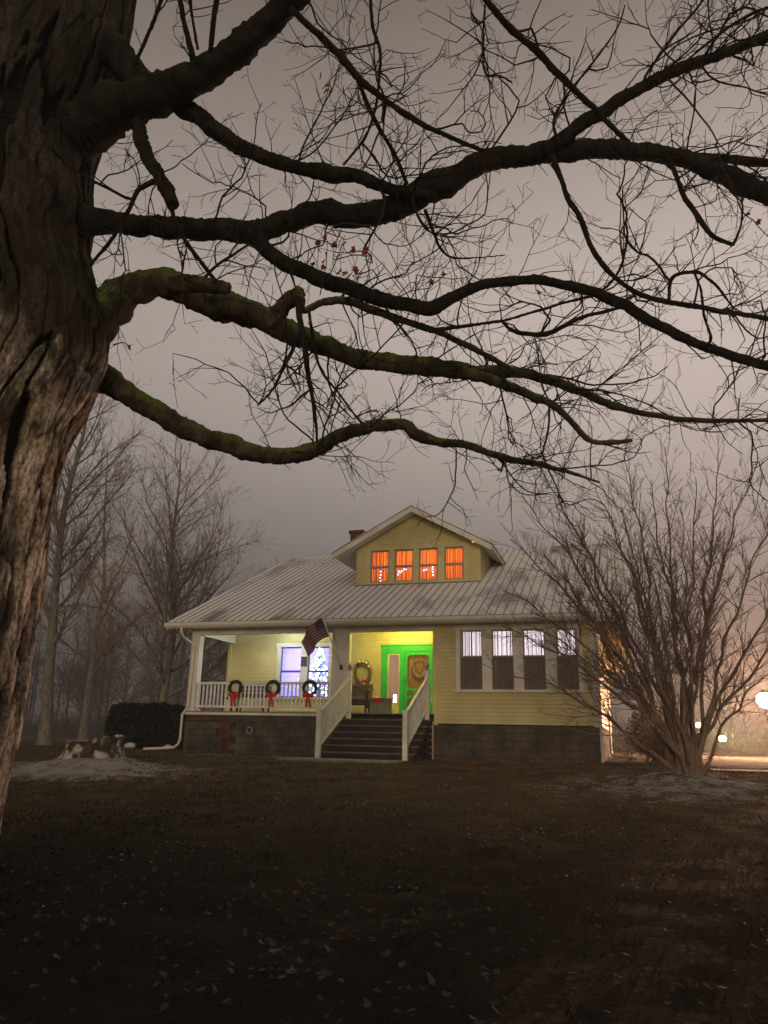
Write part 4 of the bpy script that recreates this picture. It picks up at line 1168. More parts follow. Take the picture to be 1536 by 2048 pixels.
def trunkmat():
    m = bpy.data.materials.new('maple_plate_bark'); m.use_nodes = True
    t = m.node_tree; b = t.nodes['Principled BSDF']; b.inputs['Roughness'].default_value = .9; b.inputs['Specular IOR Level'].default_value = .15
    tc = t.nodes.new('ShaderNodeTexCoord')
    def noi(s, st=(1, 1, 1), d=6):
        mp = t.nodes.new('ShaderNodeMapping'); mp.inputs['Scale'].default_value = st; t.links.new(tc.outputs['Object'], mp.inputs['Vector'])
        n = t.nodes.new('ShaderNodeTexNoise'); n.inputs['Scale'].default_value = s; n.inputs['Detail'].default_value = d; n.inputs['Roughness'].default_value = .65; t.links.new(mp.outputs[0], n.inputs['Vector']); return n.outputs['Fac']
    def ramp(src, *st):
        r = t.nodes.new('ShaderNodeValToRGB')
        while len(r.color_ramp.elements) < len(st): r.color_ramp.elements.new(.5)
        for e, (p, c) in zip(r.color_ramp.elements, st): e.position = p; e.color = (*c, 1)
        t.links.new(src, r.inputs[0]); return r.outputs[0]
    def mixc(f, a, c):
        mx = t.nodes.new('ShaderNodeMix'); mx.data_type = 'RGBA'; t.links.new(f, mx.inputs[0])
        for k, v in ((6, a), (7, c)):
            if isinstance(v, tuple): mx.inputs[k].default_value = (*v, 1)
            else: t.links.new(v, mx.inputs[k])
        return mx.outputs[2]
    at_ = t.nodes.new('ShaderNodeAttribute'); at_.attribute_name = 'plate'
    ht = t.nodes.new('ShaderNodeAttribute'); ht.attribute_name = 'tone'
    plc = ramp(noi(4.5, (1, 1, .4), 8), (.32, (.14, .078, .045)), (.42, (.54, .45, .35)), (.54, (.82, .74, .63)))
    tn = ramp(ht.outputs['Fac'], (0, (.55, .50, .46)), (1, (1.2, 1.18, 1.15)))
    mt_ = t.nodes.new('ShaderNodeMix'); mt_.data_type = 'RGBA'; mt_.blend_type = 'MULTIPLY'; mt_.inputs[0].default_value = 1; t.links.new(plc, mt_.inputs[6]); t.links.new(tn, mt_.inputs[7]); plc = mt_.outputs[2]
    moss = ramp(noi(2.0, (1, 1, .6), 8), (.46, (0, 0, 0)), (.60, (.95, .95, .95)))
    plc = mixc(moss, plc, (.135, .130, .075))
    spk = ramp(noi(38, (1, 1, .5), 6), (.36, (.35, .30, .26)), (.60, (1.15, 1.12, 1.1)))
    mu = t.nodes.new('ShaderNodeMix'); mu.data_type = 'RGBA'; mu.blend_type = 'MULTIPLY'; mu.inputs[0].default_value = 1; t.links.new(plc, mu.inputs[6]); t.links.new(spk, mu.inputs[7])
    # shade painted into the bark: the stem goes near black towards its top
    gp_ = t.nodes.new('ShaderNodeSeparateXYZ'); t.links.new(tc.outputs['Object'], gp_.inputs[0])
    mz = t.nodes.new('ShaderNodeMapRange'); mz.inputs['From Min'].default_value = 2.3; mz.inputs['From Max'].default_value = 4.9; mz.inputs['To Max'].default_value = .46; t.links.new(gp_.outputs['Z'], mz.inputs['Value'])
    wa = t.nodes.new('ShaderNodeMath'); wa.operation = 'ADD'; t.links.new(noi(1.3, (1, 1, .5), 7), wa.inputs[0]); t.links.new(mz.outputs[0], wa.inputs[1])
    top_shade = ramp(wa.outputs[0], (.60, (0, 0, 0)), (.80, (.93, .93, .93)))
    col = mixc(top_shade, mu.outputs[2], (.015, .013, .009))
    bare = ramp(noi(3.4, (1, 1, .28), 8), (.53, (0, 0, 0)), (.60, (.88, .88, .88)))
    col = mixc(bare, col, (.034, .024, .017))
    col = mixc(at_.outputs['Fac'], (.010, .008, .006), col)
    t.links.new(col, b.inputs['Base Color'])
    bp = t.nodes.new('ShaderNodeBump'); bp.inputs['Strength'].default_value = 1.0; bp.inputs['Distance'].default_value = .02
    t.links.new(noi(26, (1, 1, .35), 8), bp.inputs['Height']); t.links.new(bp.outputs[0], b.inputs['Normal'])
    return m
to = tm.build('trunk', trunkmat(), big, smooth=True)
a = to.data.attributes.new('plate', 'FLOAT', 'POINT'); a.data.foreach_set('value', plate.astype(np.float32).ravel())
a = to.data.attributes.new('tone', 'FLOAT', 'POINT'); a.data.foreach_set('value', hid.astype(np.float32).ravel())

def ath(x, y, d):                      # the place at level distance d along a sight line
    v = ray(x, y); return CAM + v * (d / v.dot(Vector((_f.x, _f.y, 0)).normalized()))
def limb(pts, d0, d1, mossy=False, name='limb', bump_=.17, cap=True):
    """pts: sight-line x, y and apparent width; d0..d1: its distance at both ends"""
    n = len(pts); P = []; W = []
    ln = [0]
    for a_, b_ in zip(pts, pts[1:]): ln.append(ln[-1] + math.hypot(a_[0] - b_[0], a_[1] - b_[1]))
    for (x, y, w), s in zip(pts, ln):
        d = d0 + (d1 - d0) * s / ln[-1]
        q = ath(x, y, d); P.append(np.array(q)); W.append(w * .88 * (q - CAM).dot(_f) / FPX / 2)
    # smooth curve through the points
    P = np.array(P); W = np.array(W); Q = []; RW = []
    ext = np.vstack([2 * P[0] - P[1], P, 2 * P[-1] - P[-2]])
    for i in range(n - 1):
        p0, p1, p2, p3 = ext[i:i + 4]
        k = max(3, int(np.linalg.norm(p2 - p1) / max(.014, W[i] * .25)))
        for t in np.arange(k) / k:
            Q.append(.5 * ((2 * p1) + (p2 - p0) * t + (2 * p0 - 5 * p1 + 4 * p2 - p3) * t * t + (3 * p1 - p0 - 3 * p2 + p3) * t ** 3)); RW.append(W[i] + (W[i + 1] - W[i]) * t)
    Q.append(P[-1]); RW.append(W[-1]); Q = np.array(Q); RW = np.array(RW)
    ns = 18 if RW.max() > .05 else (9 if RW.max() > .02 else 6)
    # low frequency wander and knobbly bark
    for q, r_ in zip(Q, RW):
        v = Vector(q) * 5
        q += np.array((mnoise.noise(v), mnoise.noise(v + Vector((7, 0, 0))), mnoise.noise(v + Vector((0, 9, 0))))) * min(.02, r_ * .30)
    rr2 = np.empty((len(Q), ns))
    for i, q in enumerate(Q):
        for j in range(ns):
            a_ = j * 6.283 / ns
            v = Vector((q[0] * 9 + math.cos(a_) * 1.2, q[1] * 9 + math.sin(a_) * 1.2, q[2] * 9))
            rr2[i, j] = RW[i] * (1 + bump_ * 1.5 * mnoise.noise(v) + bump_ * mnoise.noise(v * 2.7) + bump_ * .7 * mnoise.noise(v * 6.3)) + .004 * mnoise.noise(v * 5)
    m = MB(); m.tube(Q, np.maximum(rr2, .002), ns, cap=cap)
    m.build(name, M['litlimb'] if mossy else M['limb'], big, smooth=True)  # mossy limbs also take the lit copy of the bark
    LIMBS.append((Q, RW))
    return Q, RW
LIMBS = []
limb([(70, 670, 100), (150, 715, 92), (195, 752, 78), (235, 775, 54), (300, 815, 48), (370, 855, 46), (430, 880, 42), (500, 905, 40), (560, 912, 37), (615, 905, 38), (650, 890, 32), (690, 868, 29), (740, 855, 27), (800, 848, 25), (835, 868, 27), (870, 882, 22), (930, 890, 18), (975, 905, 15), (1040, 922, 14), (1090, 932, 11), (1140, 945, 8), (1200, 965, 4)], 5.65, 7.4, True)
limb([(60, 740, 120), (120, 705, 130), (185, 645, 112), (240, 592, 78), (300, 568, 64), (340, 570, 66), (390, 590, 66), (440, 608, 66), (500, 630, 60), (560, 655, 52), (620, 680, 48), (680, 705, 44), (740, 722, 42), (800, 728, 42), (860, 732, 42), (920, 742, 38), (980, 742, 27), (1040, 746, 24), (1100, 760, 22), (1160, 782, 20), (1210, 805, 18), (1280, 825, 14), (1360, 838, 12), (1440, 842, 10), (1536, 840, 8), (1620, 836, 6)], 5.6, 6.6, True)
limb([(335, 570, 50), (380, 570, 38), (430, 574, 34), (456, 576, 26)], 5.28, 5.2, True)
limb([(925, 742, 26), (1000, 765, 24), (1060, 790, 19), (1100, 805, 18), (1130, 830, 15), (1165, 870, 13), (1190, 884, 12), (1230, 885, 12), (1263, 880, 9)], 5.9, 6.2, True)
limb([(540, 645, 40), (562, 615, 38), (585, 595, 36), (602, 582, 30)], 5.45, 5.2, True)
limb([(598, 592, 26), (606, 620, 15), (650, 603, 17), (700, 604, 18), (745, 620, 18), (790, 635, 17), (850, 655, 15), (890, 668, 14), (930, 690, 14), (980, 715, 12), (1030, 742, 9)], 5.2, 5.9, True)
limb([(858, 662, 10), (960, 648, 7), (1010, 640, 6), (1080, 620, 6), (1150, 600, 6), (1195, 590, 6)], 5.5, 5.7)
limb([(1000, 640, 4), (1030, 662, 10), (1090, 668, 12), (1150, 640, 9), (1222, 620, 8), (1255, 612, 7)], 5.6, 5.5)
limb([(596, 595, 16), (600, 640, 15), (610, 690, 15), (615, 740, 12), (625, 800, 9), (632, 850, 7), (634, 885, 6)], 5.15, 5.3)
limb([(600, 660, 8), (585, 700, 9), (565, 740, 8), (545, 780, 6), (515, 812, 4)], 5.15, 5.0)
limb([(618, 620, 8), (630, 700, 7), (645, 745, 6), (680, 790, 5), (710, 830, 5), (728, 855, 3)], 5.15, 5.4)
limb([(40, 452, 90), (110, 448, 84), (185, 442, 66), (240, 446, 46), (320, 453, 45), (400, 458, 46), (480, 462, 50), (530, 462, 50), (580, 440, 46), (640, 425, 54), (700, 432, 50), (760, 424, 52), (820, 400, 54), (868, 372, 68), (895, 368, 66), (930, 345, 50), (980, 320, 46), (1040, 310, 45), (1100, 305, 48), (1160, 300, 45), (1220, 300, 42), (1280, 305, 40), (1340, 312, 36), (1400, 328, 38), (1450, 350, 46), (1500, 375, 44), (1580, 402, 40)], 5.6, 5.0)
limb([(505, 468, 40), (528, 495, 34), (560, 520, 33), (600, 542, 34), (660, 565, 36), (720, 585, 34), (780, 600, 32), (840, 615, 31), (865, 618, 31), (900, 598, 26), (950, 575, 23), (1000, 563, 21), (1060, 560, 21), (1120, 568, 21), (1180, 582, 23), (1230, 602, 25), (1270, 625, 24), (1330, 655, 22), (1390, 685, 21), (1440, 705, 21), (1490, 720, 21), (1600, 755, 20)], 5.3, 5.6)
limb([(1300, 306, 30), (1380, 315, 22), (1440, 318, 20), (1490, 322, 20), (1600, 335, 17)], 5.02, 5.3)
limb([(1090, 300, 34), (1130, 277, 31), (1170, 245, 30), (1230, 205, 28), (1300, 165, 26), (1370, 135, 26), (1440, 110, 24), (1500, 85, 24), (1600, 45, 22)], 5.1, 4.6)
limb([(1105, 312, 16), (1120, 350, 11), (1135, 395, 12), (1160, 435, 13), (1180, 490, 12), (1210, 535, 12), (1250, 570, 11), (1290, 592, 12), (1340, 605, 12), (1400, 615, 12), (1460, 625, 12), (1600, 648, 10)], 5.1, 5.6)
limb([(1335, 318, 14), (1352, 352, 11), (1370, 395, 12), (1400, 440, 12), (1430, 475, 11), (1466, 490, 8)], 5.0, 5.1)
limb([(1466, 490, 7), (1482, 450, 5), (1485, 415, 5), (1480, 380, 5)], 5.1, 5.0)
limb([(20, 330, 130), (110, 285, 112), (200, 238, 112), (280, 196, 90), (340, 180, 80), (400, 150, 72), (460, 110, 66), (520, 60, 62), (560, 25, 58), (620, -40, 54), (700, -140, 46)], 5.7, 4.2)
limb([(60, 20, 90), (150, 50, 90), (225, 100, 72), (285, 165, 60), (320, 190, 52)], 5.7, 5.2)
limb([(300, 190, 60), (335, 195, 44), (370, 215, 42), (430, 260, 39), (480, 295, 35), (540, 320, 33), (600, 335, 31), (650, 345, 38), (700, 350, 31), (760, 370, 27), (820, 388, 25), (860, 392, 20)], 5.2, 5.15)
limb([(262, 215, 34), (280, 270, 31), (292, 310, 30), (318, 350, 28), (332, 380, 32), (346, 410, 28)], 5.3, 5.0)
limb([(310, 362, 14), (278, 380, 11), (258, 420, 10), (240, 452, 9), (215, 490, 9), (180, 530, 7)], 5.1, 5.3)
limb([(340, 405, 12), (350, 440, 9), (370, 480, 9), (400, 520, 9), (440, 575, 9)], 5.0, 5.25)
limb([(270, 130, 8), (300, 60, 9), (330, -20, 9), (350, -90, 7)], 5.1, 4.6)
limb([(392, 150, 16), (380, 90, 14), (367, 40, 12), (350, -50, 10)], 4.9, 4.5)
limb([(396, 100, 7), (385, 40, 7), (372, -40, 6)], 4.85, 4.5)
limb([(420, 120, 11), (426, 50, 12), (435, -10, 13), (445, -90, 11)], 4.8, 4.4)
limb([(580, 18, 14), (640, 70, 17), (690, 125, 17), (720, 160, 16), (770, 200, 14), (830, 240, 13), (890, 270, 11), (970, 303, 9)], 4.4, 5.0)
limb([(715, 155, 9), (732, 200, 11), (760, 260, 11), (790, 310, 10), (815, 370, 9)], 4.65, 5.1)
limb([(738, -40, 7), (745, 50, 9), (760, 100, 8), (758, 160, 7), (750, 220, 7), (730, 275, 6), (686, 330, 5)], 4.4, 5.0)
limb([(930, -50, 12), (1010, 45, 15), (1070, 100, 17), (1120, 150, 15), (1180, 210, 13), (1240, 268, 12), (1272, 300, 10)], 4.3, 5.12)
limb([(1600, 5, 8), (1536, 15, 7), (1480, 40, 7), (1430, 75, 6), (1380, 115, 5), (1340, 150, 4)], 4.6, 4.9)
limb([(1336, 604, 8), (1345, 555, 8), (1390, 545, 8), (1415, 557, 7), (1440, 580, 6), (1468, 618, 5)], 5.5, 5.6)
limb([(1388, 545, 6), (1402, 580, 6), (1408, 630, 6), (1421, 678, 7), (1402, 694, 6)], 5.45, 5.5)
limb([(1118, 290, 7), (1108, 240, 6), (1135, 190, 6), (1190, 120, 5), (1235, 55, 4), (1250, 10, 3)], 5.0, 4.7)
limb([(970, 10, 5), (966, 80, 5), (970, 145, 5), (1000, 152, 4), (1024, 165, 4)], 4.5, 4.6)
limb([(850, 420, 9), (870, 470, 7), (880, 495, 6), (905, 515, 5), (960, 515, 3), (1010, 510, 2)], 5.2, 5.4)
# side twigs all along the limbs
tw = MB(); rr = random.Random(21)
UPV = np.array((0, 0, 1.0))
for li, (Q, RW) in enumerate(LIMBS):
    L = np.linalg.norm(np.diff(Q, axis=0), axis=1).sum()
    nsh = int(L / .25) + 1
    for _ in range(nsh):
        i = int(rr.uniform(.14 if li > 1 else .2, .995) * (len(Q) - 1))
        if RW[i] > .10: continue
        T = nrm(Q[min(i + 1, len(Q) - 1)] - Q[i])
        for _c in range(rr.choice((1, 1, 2, 3))):
            d = rot_off(T, rad(rr.uniform(30, 80)), rr)
            d = nrm(d + UPV * rr.choice((.6, .35, -.25, 0)))
            Ls = rr.choice((.25, .4, .6, .9, 1.35)) * rr.uniform(.7, 1.15)
            shoot(tw, Q[i], d, Ls, rr.uniform(.0050, .0085) * (.70 + .60 * Ls), 3 if Ls > .8 else (2 if Ls > .4 else 1), rr, seg=.075, jit=.25, trop=.04, kids=(.19, .56), n=3, tip=.35, stop=.0017)
tag(tw.build('twig', M['twig'], big), kind='stuff')
# clinging autumn leaves
lf = mat('dead_red_leaf', (.20, .035, .018), (.34, .085, .03), rough=.7, scale=3)
def leaf_mesh():
    m = MB(); P = []
    for k, r_ in enumerate((.25, .60, .52, .88, .60, 1.0, .60, .88, .52, .60, .25)):
        a = rad(-90 + 18 + k * 32.4) ; P.append((r_ * math.cos(a) * .06, r_ * math.sin(a) * .06 + .04, .012 * math.sin(3 * a)))
    b = m.verts([(0, .035, -.008)] + P); m.tris([(b, b + 1 + k, b + 2 + k) for k in range(len(P) - 1)])
    return m
lme = leaf_mesh().mesh('leaf', lf)
LP = [(633, 478), (640, 500), (645, 470), (652, 505), (660, 488), (676, 478), (682, 492), (690, 500), (700, 498), (712, 500), (724, 495), (735, 508), (672, 512), (652, 520), (632, 530), (638, 535), (695, 540), (705, 545), (715, 545), (680, 545), (640, 160), (650, 175), (645, 185), (660, 190), (1070, 582), (255, 690), (855, 568), (880, 550), (1500, 430), (1520, 450), (1510, 440), (615, 650)]
for x, y in LP:
    d = 5.15 if y > 300 else 4.6
    o = link('leaf', lme, big, ath(x, y, d), (rr.uniform(-2, 2), rr.uniform(-2, 2), rr.uniform(0, 6)))
    o.scale = (.62, .62, .62)
stems = MB()
for (x0, y0, x1, y1) in ((640, 590, 655, 480), (655, 560, 690, 470), (668, 520, 735, 510), (690, 560, 705, 545), (690, 125, 645, 178), (1060, 560, 1072, 582), (226, 690, 255, 690), (870, 600, 880, 552)):
    d = 5.15 if y0 > 300 else 4.6
    p, q = ath(x0, y0, d), ath(x1, y1, d); stems.tube([p, (p + q) / 2 + Vector((.02, 0, .02)), q], [.006, .0045, .003], 4)
tag(stems.build('leaf_twig', M['twig'], big), kind='stuff')

# ---- multi-stemmed shrub tree on the right
sh = empty('shrub_tree', (.95, -5.35, gz(.95, -5.35))); tag(sh, 'wide bare many stemmed shrub tree on a small mound before the right house corner', 'tree')
shb = barkmat('shrub_bark', (.10, .070, .052), (.25, .185, .14), (.07, .06, .05), -.30)
SB = Vector((.95, -5.35, gz(.95, -5.35) - .1))
ST = [(1060, 1260, 12.5), (1150, 1120, 13.2), (1120, 1010, 14.0), (1190, 980, 15), (1250, 905, 15.5), (1300, 960, 14.5), (1330, 890, 16), (1395, 960, 14), (1440, 900, 15), (1500, 960, 14), (1560, 1010, 14.8), (1600, 1130, 14.2), (1620, 1240, 14), (1010, 1180, 14.0), (1085, 1110, 12.6), (1220, 1040, 12.8), (1360, 1010, 12.8), (1470, 1060, 13), (1170, 1300, 15.5), (1240, 1010, 16), (960, 1330, 13.6), (1560, 1330, 14.5), (1085, 945, 15.0), (1290, 1100, 12.6), (1025, 1080, 13.4), (1050, 1000, 14.4), (1005, 1250, 12.7)]
stw = MB(); rr = random.Random(77)
for k, (x, y, d) in enumerate(ST):
    e = at(x, y, d)
    a = (k * 2.4) % 6.283
    s = SB + Vector((.19 * math.cos(a), .15 * math.sin(a), 0))
    v = e - s; L = v.length
    mid = s + v * .45 + Vector((0, 0, .16 * L)) * (1.0 if abs(v.x) > .8 else .2)
    n = max(12, int(L / .16)); P = []
    for i in range(n + 1):
        t = i / n
        p = s * (1 - t) ** 2 + mid * 2 * t * (1 - t) + e * t * t
        w = .05 * min(1, 4 * t)
        P.append(np.array(p) + np.array((mnoise.noise(p * 1.7 + Vector((k, 0, 0))), mnoise.noise(p * 1.7 + Vector((0, k, 0))), mnoise.noise(p * 1.7 + Vector((0, 0, k))))) * w * 2.4)
    P = np.array(P); r0_ = rr.uniform(.026, .046)
    W = np.array([r0_ * (1 - t) ** 1.05 + .006 for t in np.linspace(0, 1, n + 1)])
    m = MB(); m.tube(P, W, 9); m.build('stem', shb, sh, smooth=True).location = -sh.location
    for _ in range(int(L / .15)):
        f = rr.uniform(.25, 1.0); i = min(n - 1, int(f * n))
        T = nrm(P[i + 1] - P[i]); dd = nrm(rot_off(T, rad(rr.uniform(18, 52)), rr) + UPV * .10)
        Ls = rr.uniform(.35, 1.15) * (1.25 - .5 * f)
        shoot(stw, P[i], dd, Ls, min(W[i] * .6, .0105), 2, rr, seg=.12, jit=.10, trop=.045, kids=(.17, .55), n=3, tip=.4, ang_=(18, 46), stop=.0026)
tag(stw.build('twig', mat('shrub_twig', (.12, .084, .063), (.20, .145, .11), rough=.8), sh, loc=-sh.location), kind='stuff')
m = MB(); rr2_ = random.Random(3)
for k in range(5):
    a = k * 1.25; m.tube([(.18 * math.cos(a), .15 * math.sin(a), -.15), (.17 * math.cos(a), .14 * math.sin(a), .25), (.24 * math.cos(a + .2), .19 * math.sin(a + .2), .62)], [.10, .06, .035], 10)
m.build('stool', shb, sh, smooth=True)

# ---- bare trees behind
def bare_tree(name, loc, H, r0_, seed, label, mt, spread=1.0, fork=.22, nb=26, fine=3, lean=0.0, kids=.42, twr=.009):
    rr = random.Random(seed)
    t = empty(name, loc); tag(t, label, 'tree', 'bare trees left of the house')
    P = []; d = nrm((lean, 0, 1)); p = np.array((0, 0, -.2))
    n = 26
    for i in range(n + 1):
        P.append(p.copy()); d = nrm(d + np.array((rr.gauss(0, .045), rr.gauss(0, .045), .08))); p = p + d * H * .95 / n
    P = np.array(P); W = np.array([r0_ * (1 - .93 * (i / n) ** .85) + .5 * r0_ * math.exp(-i * 1.3) for i in range(n + 1)])
    m = MB(); m.tube(P, W, 12); m.build('trunk', mt, t, smooth=True)
    tw_ = MB()
    for k in range(nb):
        f = fork + (.97 - fork) * ((k + rr.random()) / nb); i = min(n - 1, int(f * n))
        az = k * 2.4 + rr.gauss(0, .3)
        el = rad(28 + 34 * f + rr.gauss(0, 6))
        dd = np.array((math.cos(az) * math.cos(el), math.sin(az) * math.cos(el), math.sin(el)))
        L = H * .50 * spread * (1.12 - .85 * f) * rr.uniform(.8, 1.15)
        bm2 = MB()
        Pb = []; q = P[i].copy(); d2 = dd; nn = 12
        for _ in range(nn + 1):
            Pb.append(q.copy()); d2 = nrm(d2 + np.array((rr.gauss(0, .10), rr.gauss(0, .10), rr.gauss(.03, .08)))); q = q + d2 * L / nn
        Pb = np.array(Pb); wb = W[i] * .42
        Wb = np.linspace(wb, .010, nn + 1); bm2.tube(Pb, Wb, 6); bm2.build('branch', mt, t, smooth=True)
        for _ in range(int(L / .13)):
            f2 = rr.uniform(.15, 1); j = min(nn - 1, int(f2 * nn))
            shoot(tw_, Pb[j], nrm(rot_off(nrm(Pb[j + 1] - Pb[j]), rad(rr.uniform(25, 55)), rr) + UPV * .2), L * rr.uniform(.18, .42) * (1.2 - .5 * f2), max(twr * .8, Wb[j] * .40), 2, rr, seg=.32, jit=.13, trop=.05, kids=(kids, .6), n=3, tip=.4, ang_=(22, 48), stop=.0045)
    tag(tw_.build('twig', M['fartwig'], t), kind='stuff')
    return t
M['farbark'] = barkmat('grey_far_bark', (.13, .112, .096), (.26, .23, .20), (.06, .06, .05), -.3)
M['fartwig'] = mat('grey_far_twig', (.17, .140, .122), (.25, .21, .185), rough=.85, scale=3)
bare_tree('bare_tree', (-19.6, 3.6, gz(-19.6, 3.6)), 16.5, .23, 5, 'tall straight bare tree just right of the big maple trunk', M['farbark'], spread=.72, fork=.26, nb=34, lean=.05)
bare_tree('bare_tree', (-16.9, 6.2, gz(-16.9, 6.2)), 13.2, .19, 9, 'spreading bare tree with a pale stem rising behind the dark hedge', M['farbark'], spread=1.0, fork=.16, nb=32, lean=.06)
bare_tree('bare_tree', (-24.5, 12.0, gz(-24.5, 12)), 15.0, .20, 15, 'far slender bare tree half hidden behind the maple trunk', M['farbark'], spread=.8, fork=.2, nb=22)

# ---- hedge, stump, stones, dry bush
def leafy(m, n, fn, size, rr):
    for _ in range(n):
        p, d = fn(rr)
        q = nrm(np.cross(d, (rr.gauss(0, 1), rr.gauss(0, 1), rr.gauss(0, 1)))) * size * .5
        e = np.array(p) + np.array(d) * size * rr.uniform(.7, 1.3)
        mid = (np.array(p) + e) / 2
        b = m.verts([p, mid + q, e, mid - q]); m.quads([(b, b + 1, b + 2, b + 3)])
hd = empty('hedge', (-15.35, 3.35, gz(-15.35, 3.3)), rz=.55); tag(hd, 'dark clipped evergreen hedge block left of the porch', 'hedge')
m = MB()
def hedge_pt(rr):
    while True:
        p = np.array((rr.uniform(-1.3, 1.3), rr.uniform(-.75, .75), rr.uniform(0, 1.46)))
        e = max(abs(p[0]) / 1.3, abs(p[1]) / .75, p[2] / 1.46)
        if e > .86: break
    s = mnoise.noise(Vector(p * 2.2)) * .12
    rd = (abs(p[0]) / 1.3) ** 6 + (abs(p[2] - .1) / 1.36) ** 6
    p = p * (1 + s * .6) * (1 - .06 * min(1.6, rd))
    p[2] = max(.02, p[2])
    return p, nrm(p - np.array((0, 0, .6)) + np.array((rr.gauss(0, .6), rr.gauss(0, .6), rr.gauss(0, .6))))
leafy(m, 16000, hedge_pt, .075, random.Random(2))
tag(m.build('foliage', mat('hedge_leaf', (.008, .012, .006), (.022, .030, .014), rough=.6, scale=3), hd), kind='stuff')
m = MB(); m.box(-1.08, 1.08, -.58, .58, .05, 1.26); m.build('branch_core', mat('hedge_core', (.008, .008, .006), rough=1), hd)
for k in range(5):
    m = MB(); m.tube([(-.9 + .45 * k, 0, -.1), (-.9 + .45 * k, .03, .3)], .04, 6); m.build('stem', M['farbark'], hd)

su = empty('tree_stump', (-10.45, -5.95, gz(-10.4, -6.0) - .02)); tag(su, 'wide snow dusted tree stump with gnarled roots on the left of the lawn', 'stump')
def stump():
    m = MB(); nth, nz = 72, 26; th = np.linspace(0, 2 * math.pi, nth, endpoint=False)
    V = []
    for k in range(nz):
        t = k / (nz - 1); z = -.35 + .72 * t
        for a in th:
            root = .5 + .5 * math.cos(a * 7 + 1.1 * math.sin(2 * a))
            r_ = .64 * (1 + .85 * root * math.exp(-max(0, t - .12) * 4.2)) + .05 * mnoise.noise(Vector((math.cos(a) * 3, math.sin(a) * 3, z * 3))) + .03 * mnoise.noise(Vector((math.cos(a) * 9, math.sin(a) * 9, z * 5)))
            top = .10 * (math.cos(a) > .35) * (t > .7) * (t - .7) / .3 * (1 + .9 * mnoise.noise(Vector((a * 4, 2, 0))))
            V.append((r_ * math.cos(a) * 1.05, r_ * math.sin(a) * .9, z + top * 1.3))
    b = m.verts(V)
    i = np.arange(nz - 1)[:, None]; j = np.arange(nth)[None, :]; j2 = (j + 1) % nth
    m.quads(b + np.stack([i * nth + j, i * nth + j2, (i + 1) * nth + j2, (i + 1) * nth + j], -1))
    return m, nth, nz, V
sm, nth, nz, V = stump()
def snowtop(name, c1, c2, thr):
    m = mat(name, c1, c2, rough=.9, scale=7, bump=.6)
    t = m.node_tree; b = t.nodes['Principled BSDF']; src = b.inputs['Base Color'].links[0].from_socket
    g = t.nodes.new('ShaderNodeNewGeometry'); sp = t.nodes.new('ShaderNodeSeparateXYZ'); t.links.new(g.outputs['Normal'], sp.inputs[0])
    n = t.nodes.new('ShaderNodeTexNoise'); n.inputs['Scale'].default_value = 6; n.inputs['Detail'].default_value = 7
    tc = t.nodes.new('ShaderNodeTexCoord'); t.links.new(tc.outputs['Object'], n.inputs['Vector'])
    a = t.nodes.new('ShaderNodeMath'); a.operation = 'MULTIPLY_ADD'; a.inputs[1].default_value = .55; t.links.new(sp.outputs['Z'], a.inputs[0]); t.links.new(n.outputs['Fac'], a.inputs[2])
    f = t.nodes.new('ShaderNodeMapRange'); f.inputs['From Min'].default_value = thr; f.inputs['From Max'].default_value = thr + .16; f.inputs['To Max'].default_value = .85; t.links.new(a.outputs[0], f.inputs['Value'])
    mx = t.nodes.new('ShaderNodeMix'); mx.data_type = 'RGBA'; t.links.new(f.outputs[0], mx.inputs[0]); t.links.new(src, mx.inputs[6]); mx.inputs[7].default_value = (.50, .47, .43, 1)
    t.links.new(mx.outputs[2], b.inputs['Base Color'])
    return m
su.scale = (.86, .86, .82)
stm = snowtop('snowy_stump_wood', (.030, .021, .015), (.085, .062, .046), .56)
sm.build('stump_body', stm, su, smooth=True)
m = MB(); top = V[-nth:]; c = (0, 0, .30); b = m.verts([c] + [(p[0], p[1], p[2]) for p in top]); m.tris([(b, b + 1 + k, b + 1 + (k + 1) % nth) for k in range(nth)]); m.build('cut_face', stm, su)

def stone(loc, s, label, seed):
    o = MB(); o.ball((0, 0, 0), s, 14, 9, (1.2, .9, .75)); me = o.mesh('stone', snowtop('snowy_stone_%d' % seed, (.16, .15, .14), (.3, .29, .27), .45), True)
    for v in me.vertices: v.co *= 1 + .22 * mnoise.noise(v.co * 9 + Vector((seed, 0, 0)))
    q = link('stone', me, None, loc); tag(q, label, 'stone', 'pale stones at the hedge foot')
stone((-14.75, 1.55, gz(-14.7, 1.5) + .08), .16, 'pale snow capped stone in front of the middle of the dark hedge', 1)
stone((-13.75, 2.1, gz(-13.7, 2.1) + .06), .13, 'pale snow capped stone between hedge and downspout elbow', 2)

db = empty('dry_bush', (.85, 3.4, gz(.85, 3.4))); tag(db, 'tangled brown leafless bush beside the right house corner', 'bush')
m = MB(); rr = random.Random(31)
for k in range(70):
    a = rr.uniform(0, 6.283); s = np.array((.55 * rr.gauss(0, .6), .5 * rr.gauss(0, .6), -.05))
    shoot(m, s, nrm((.45 * math.cos(a), .45 * math.sin(a), 1)), rr.uniform(.9, 1.6), rr.uniform(.008, .016), 2, rr, seg=.14, jit=.26, trop=-.02, kids=(.14, .6), n=3, stop=.003)
tag(m.build('twig', mat('brown_bush_twig', (.11, .062, .035), (.20, .12, .07), rough=.9, scale=4), db), kind='stuff')
m = MB()
leafy(m, 3200, lambda q: ((lambda v: (np.array((v[0] * .85, v[1] * .8, .82 + v[2] * .72)), v))(nrm((q.gauss(0, 1), q.gauss(0, 1), q.gauss(0, 1))) * q.uniform(.6, 1))), .06, random.Random(6))
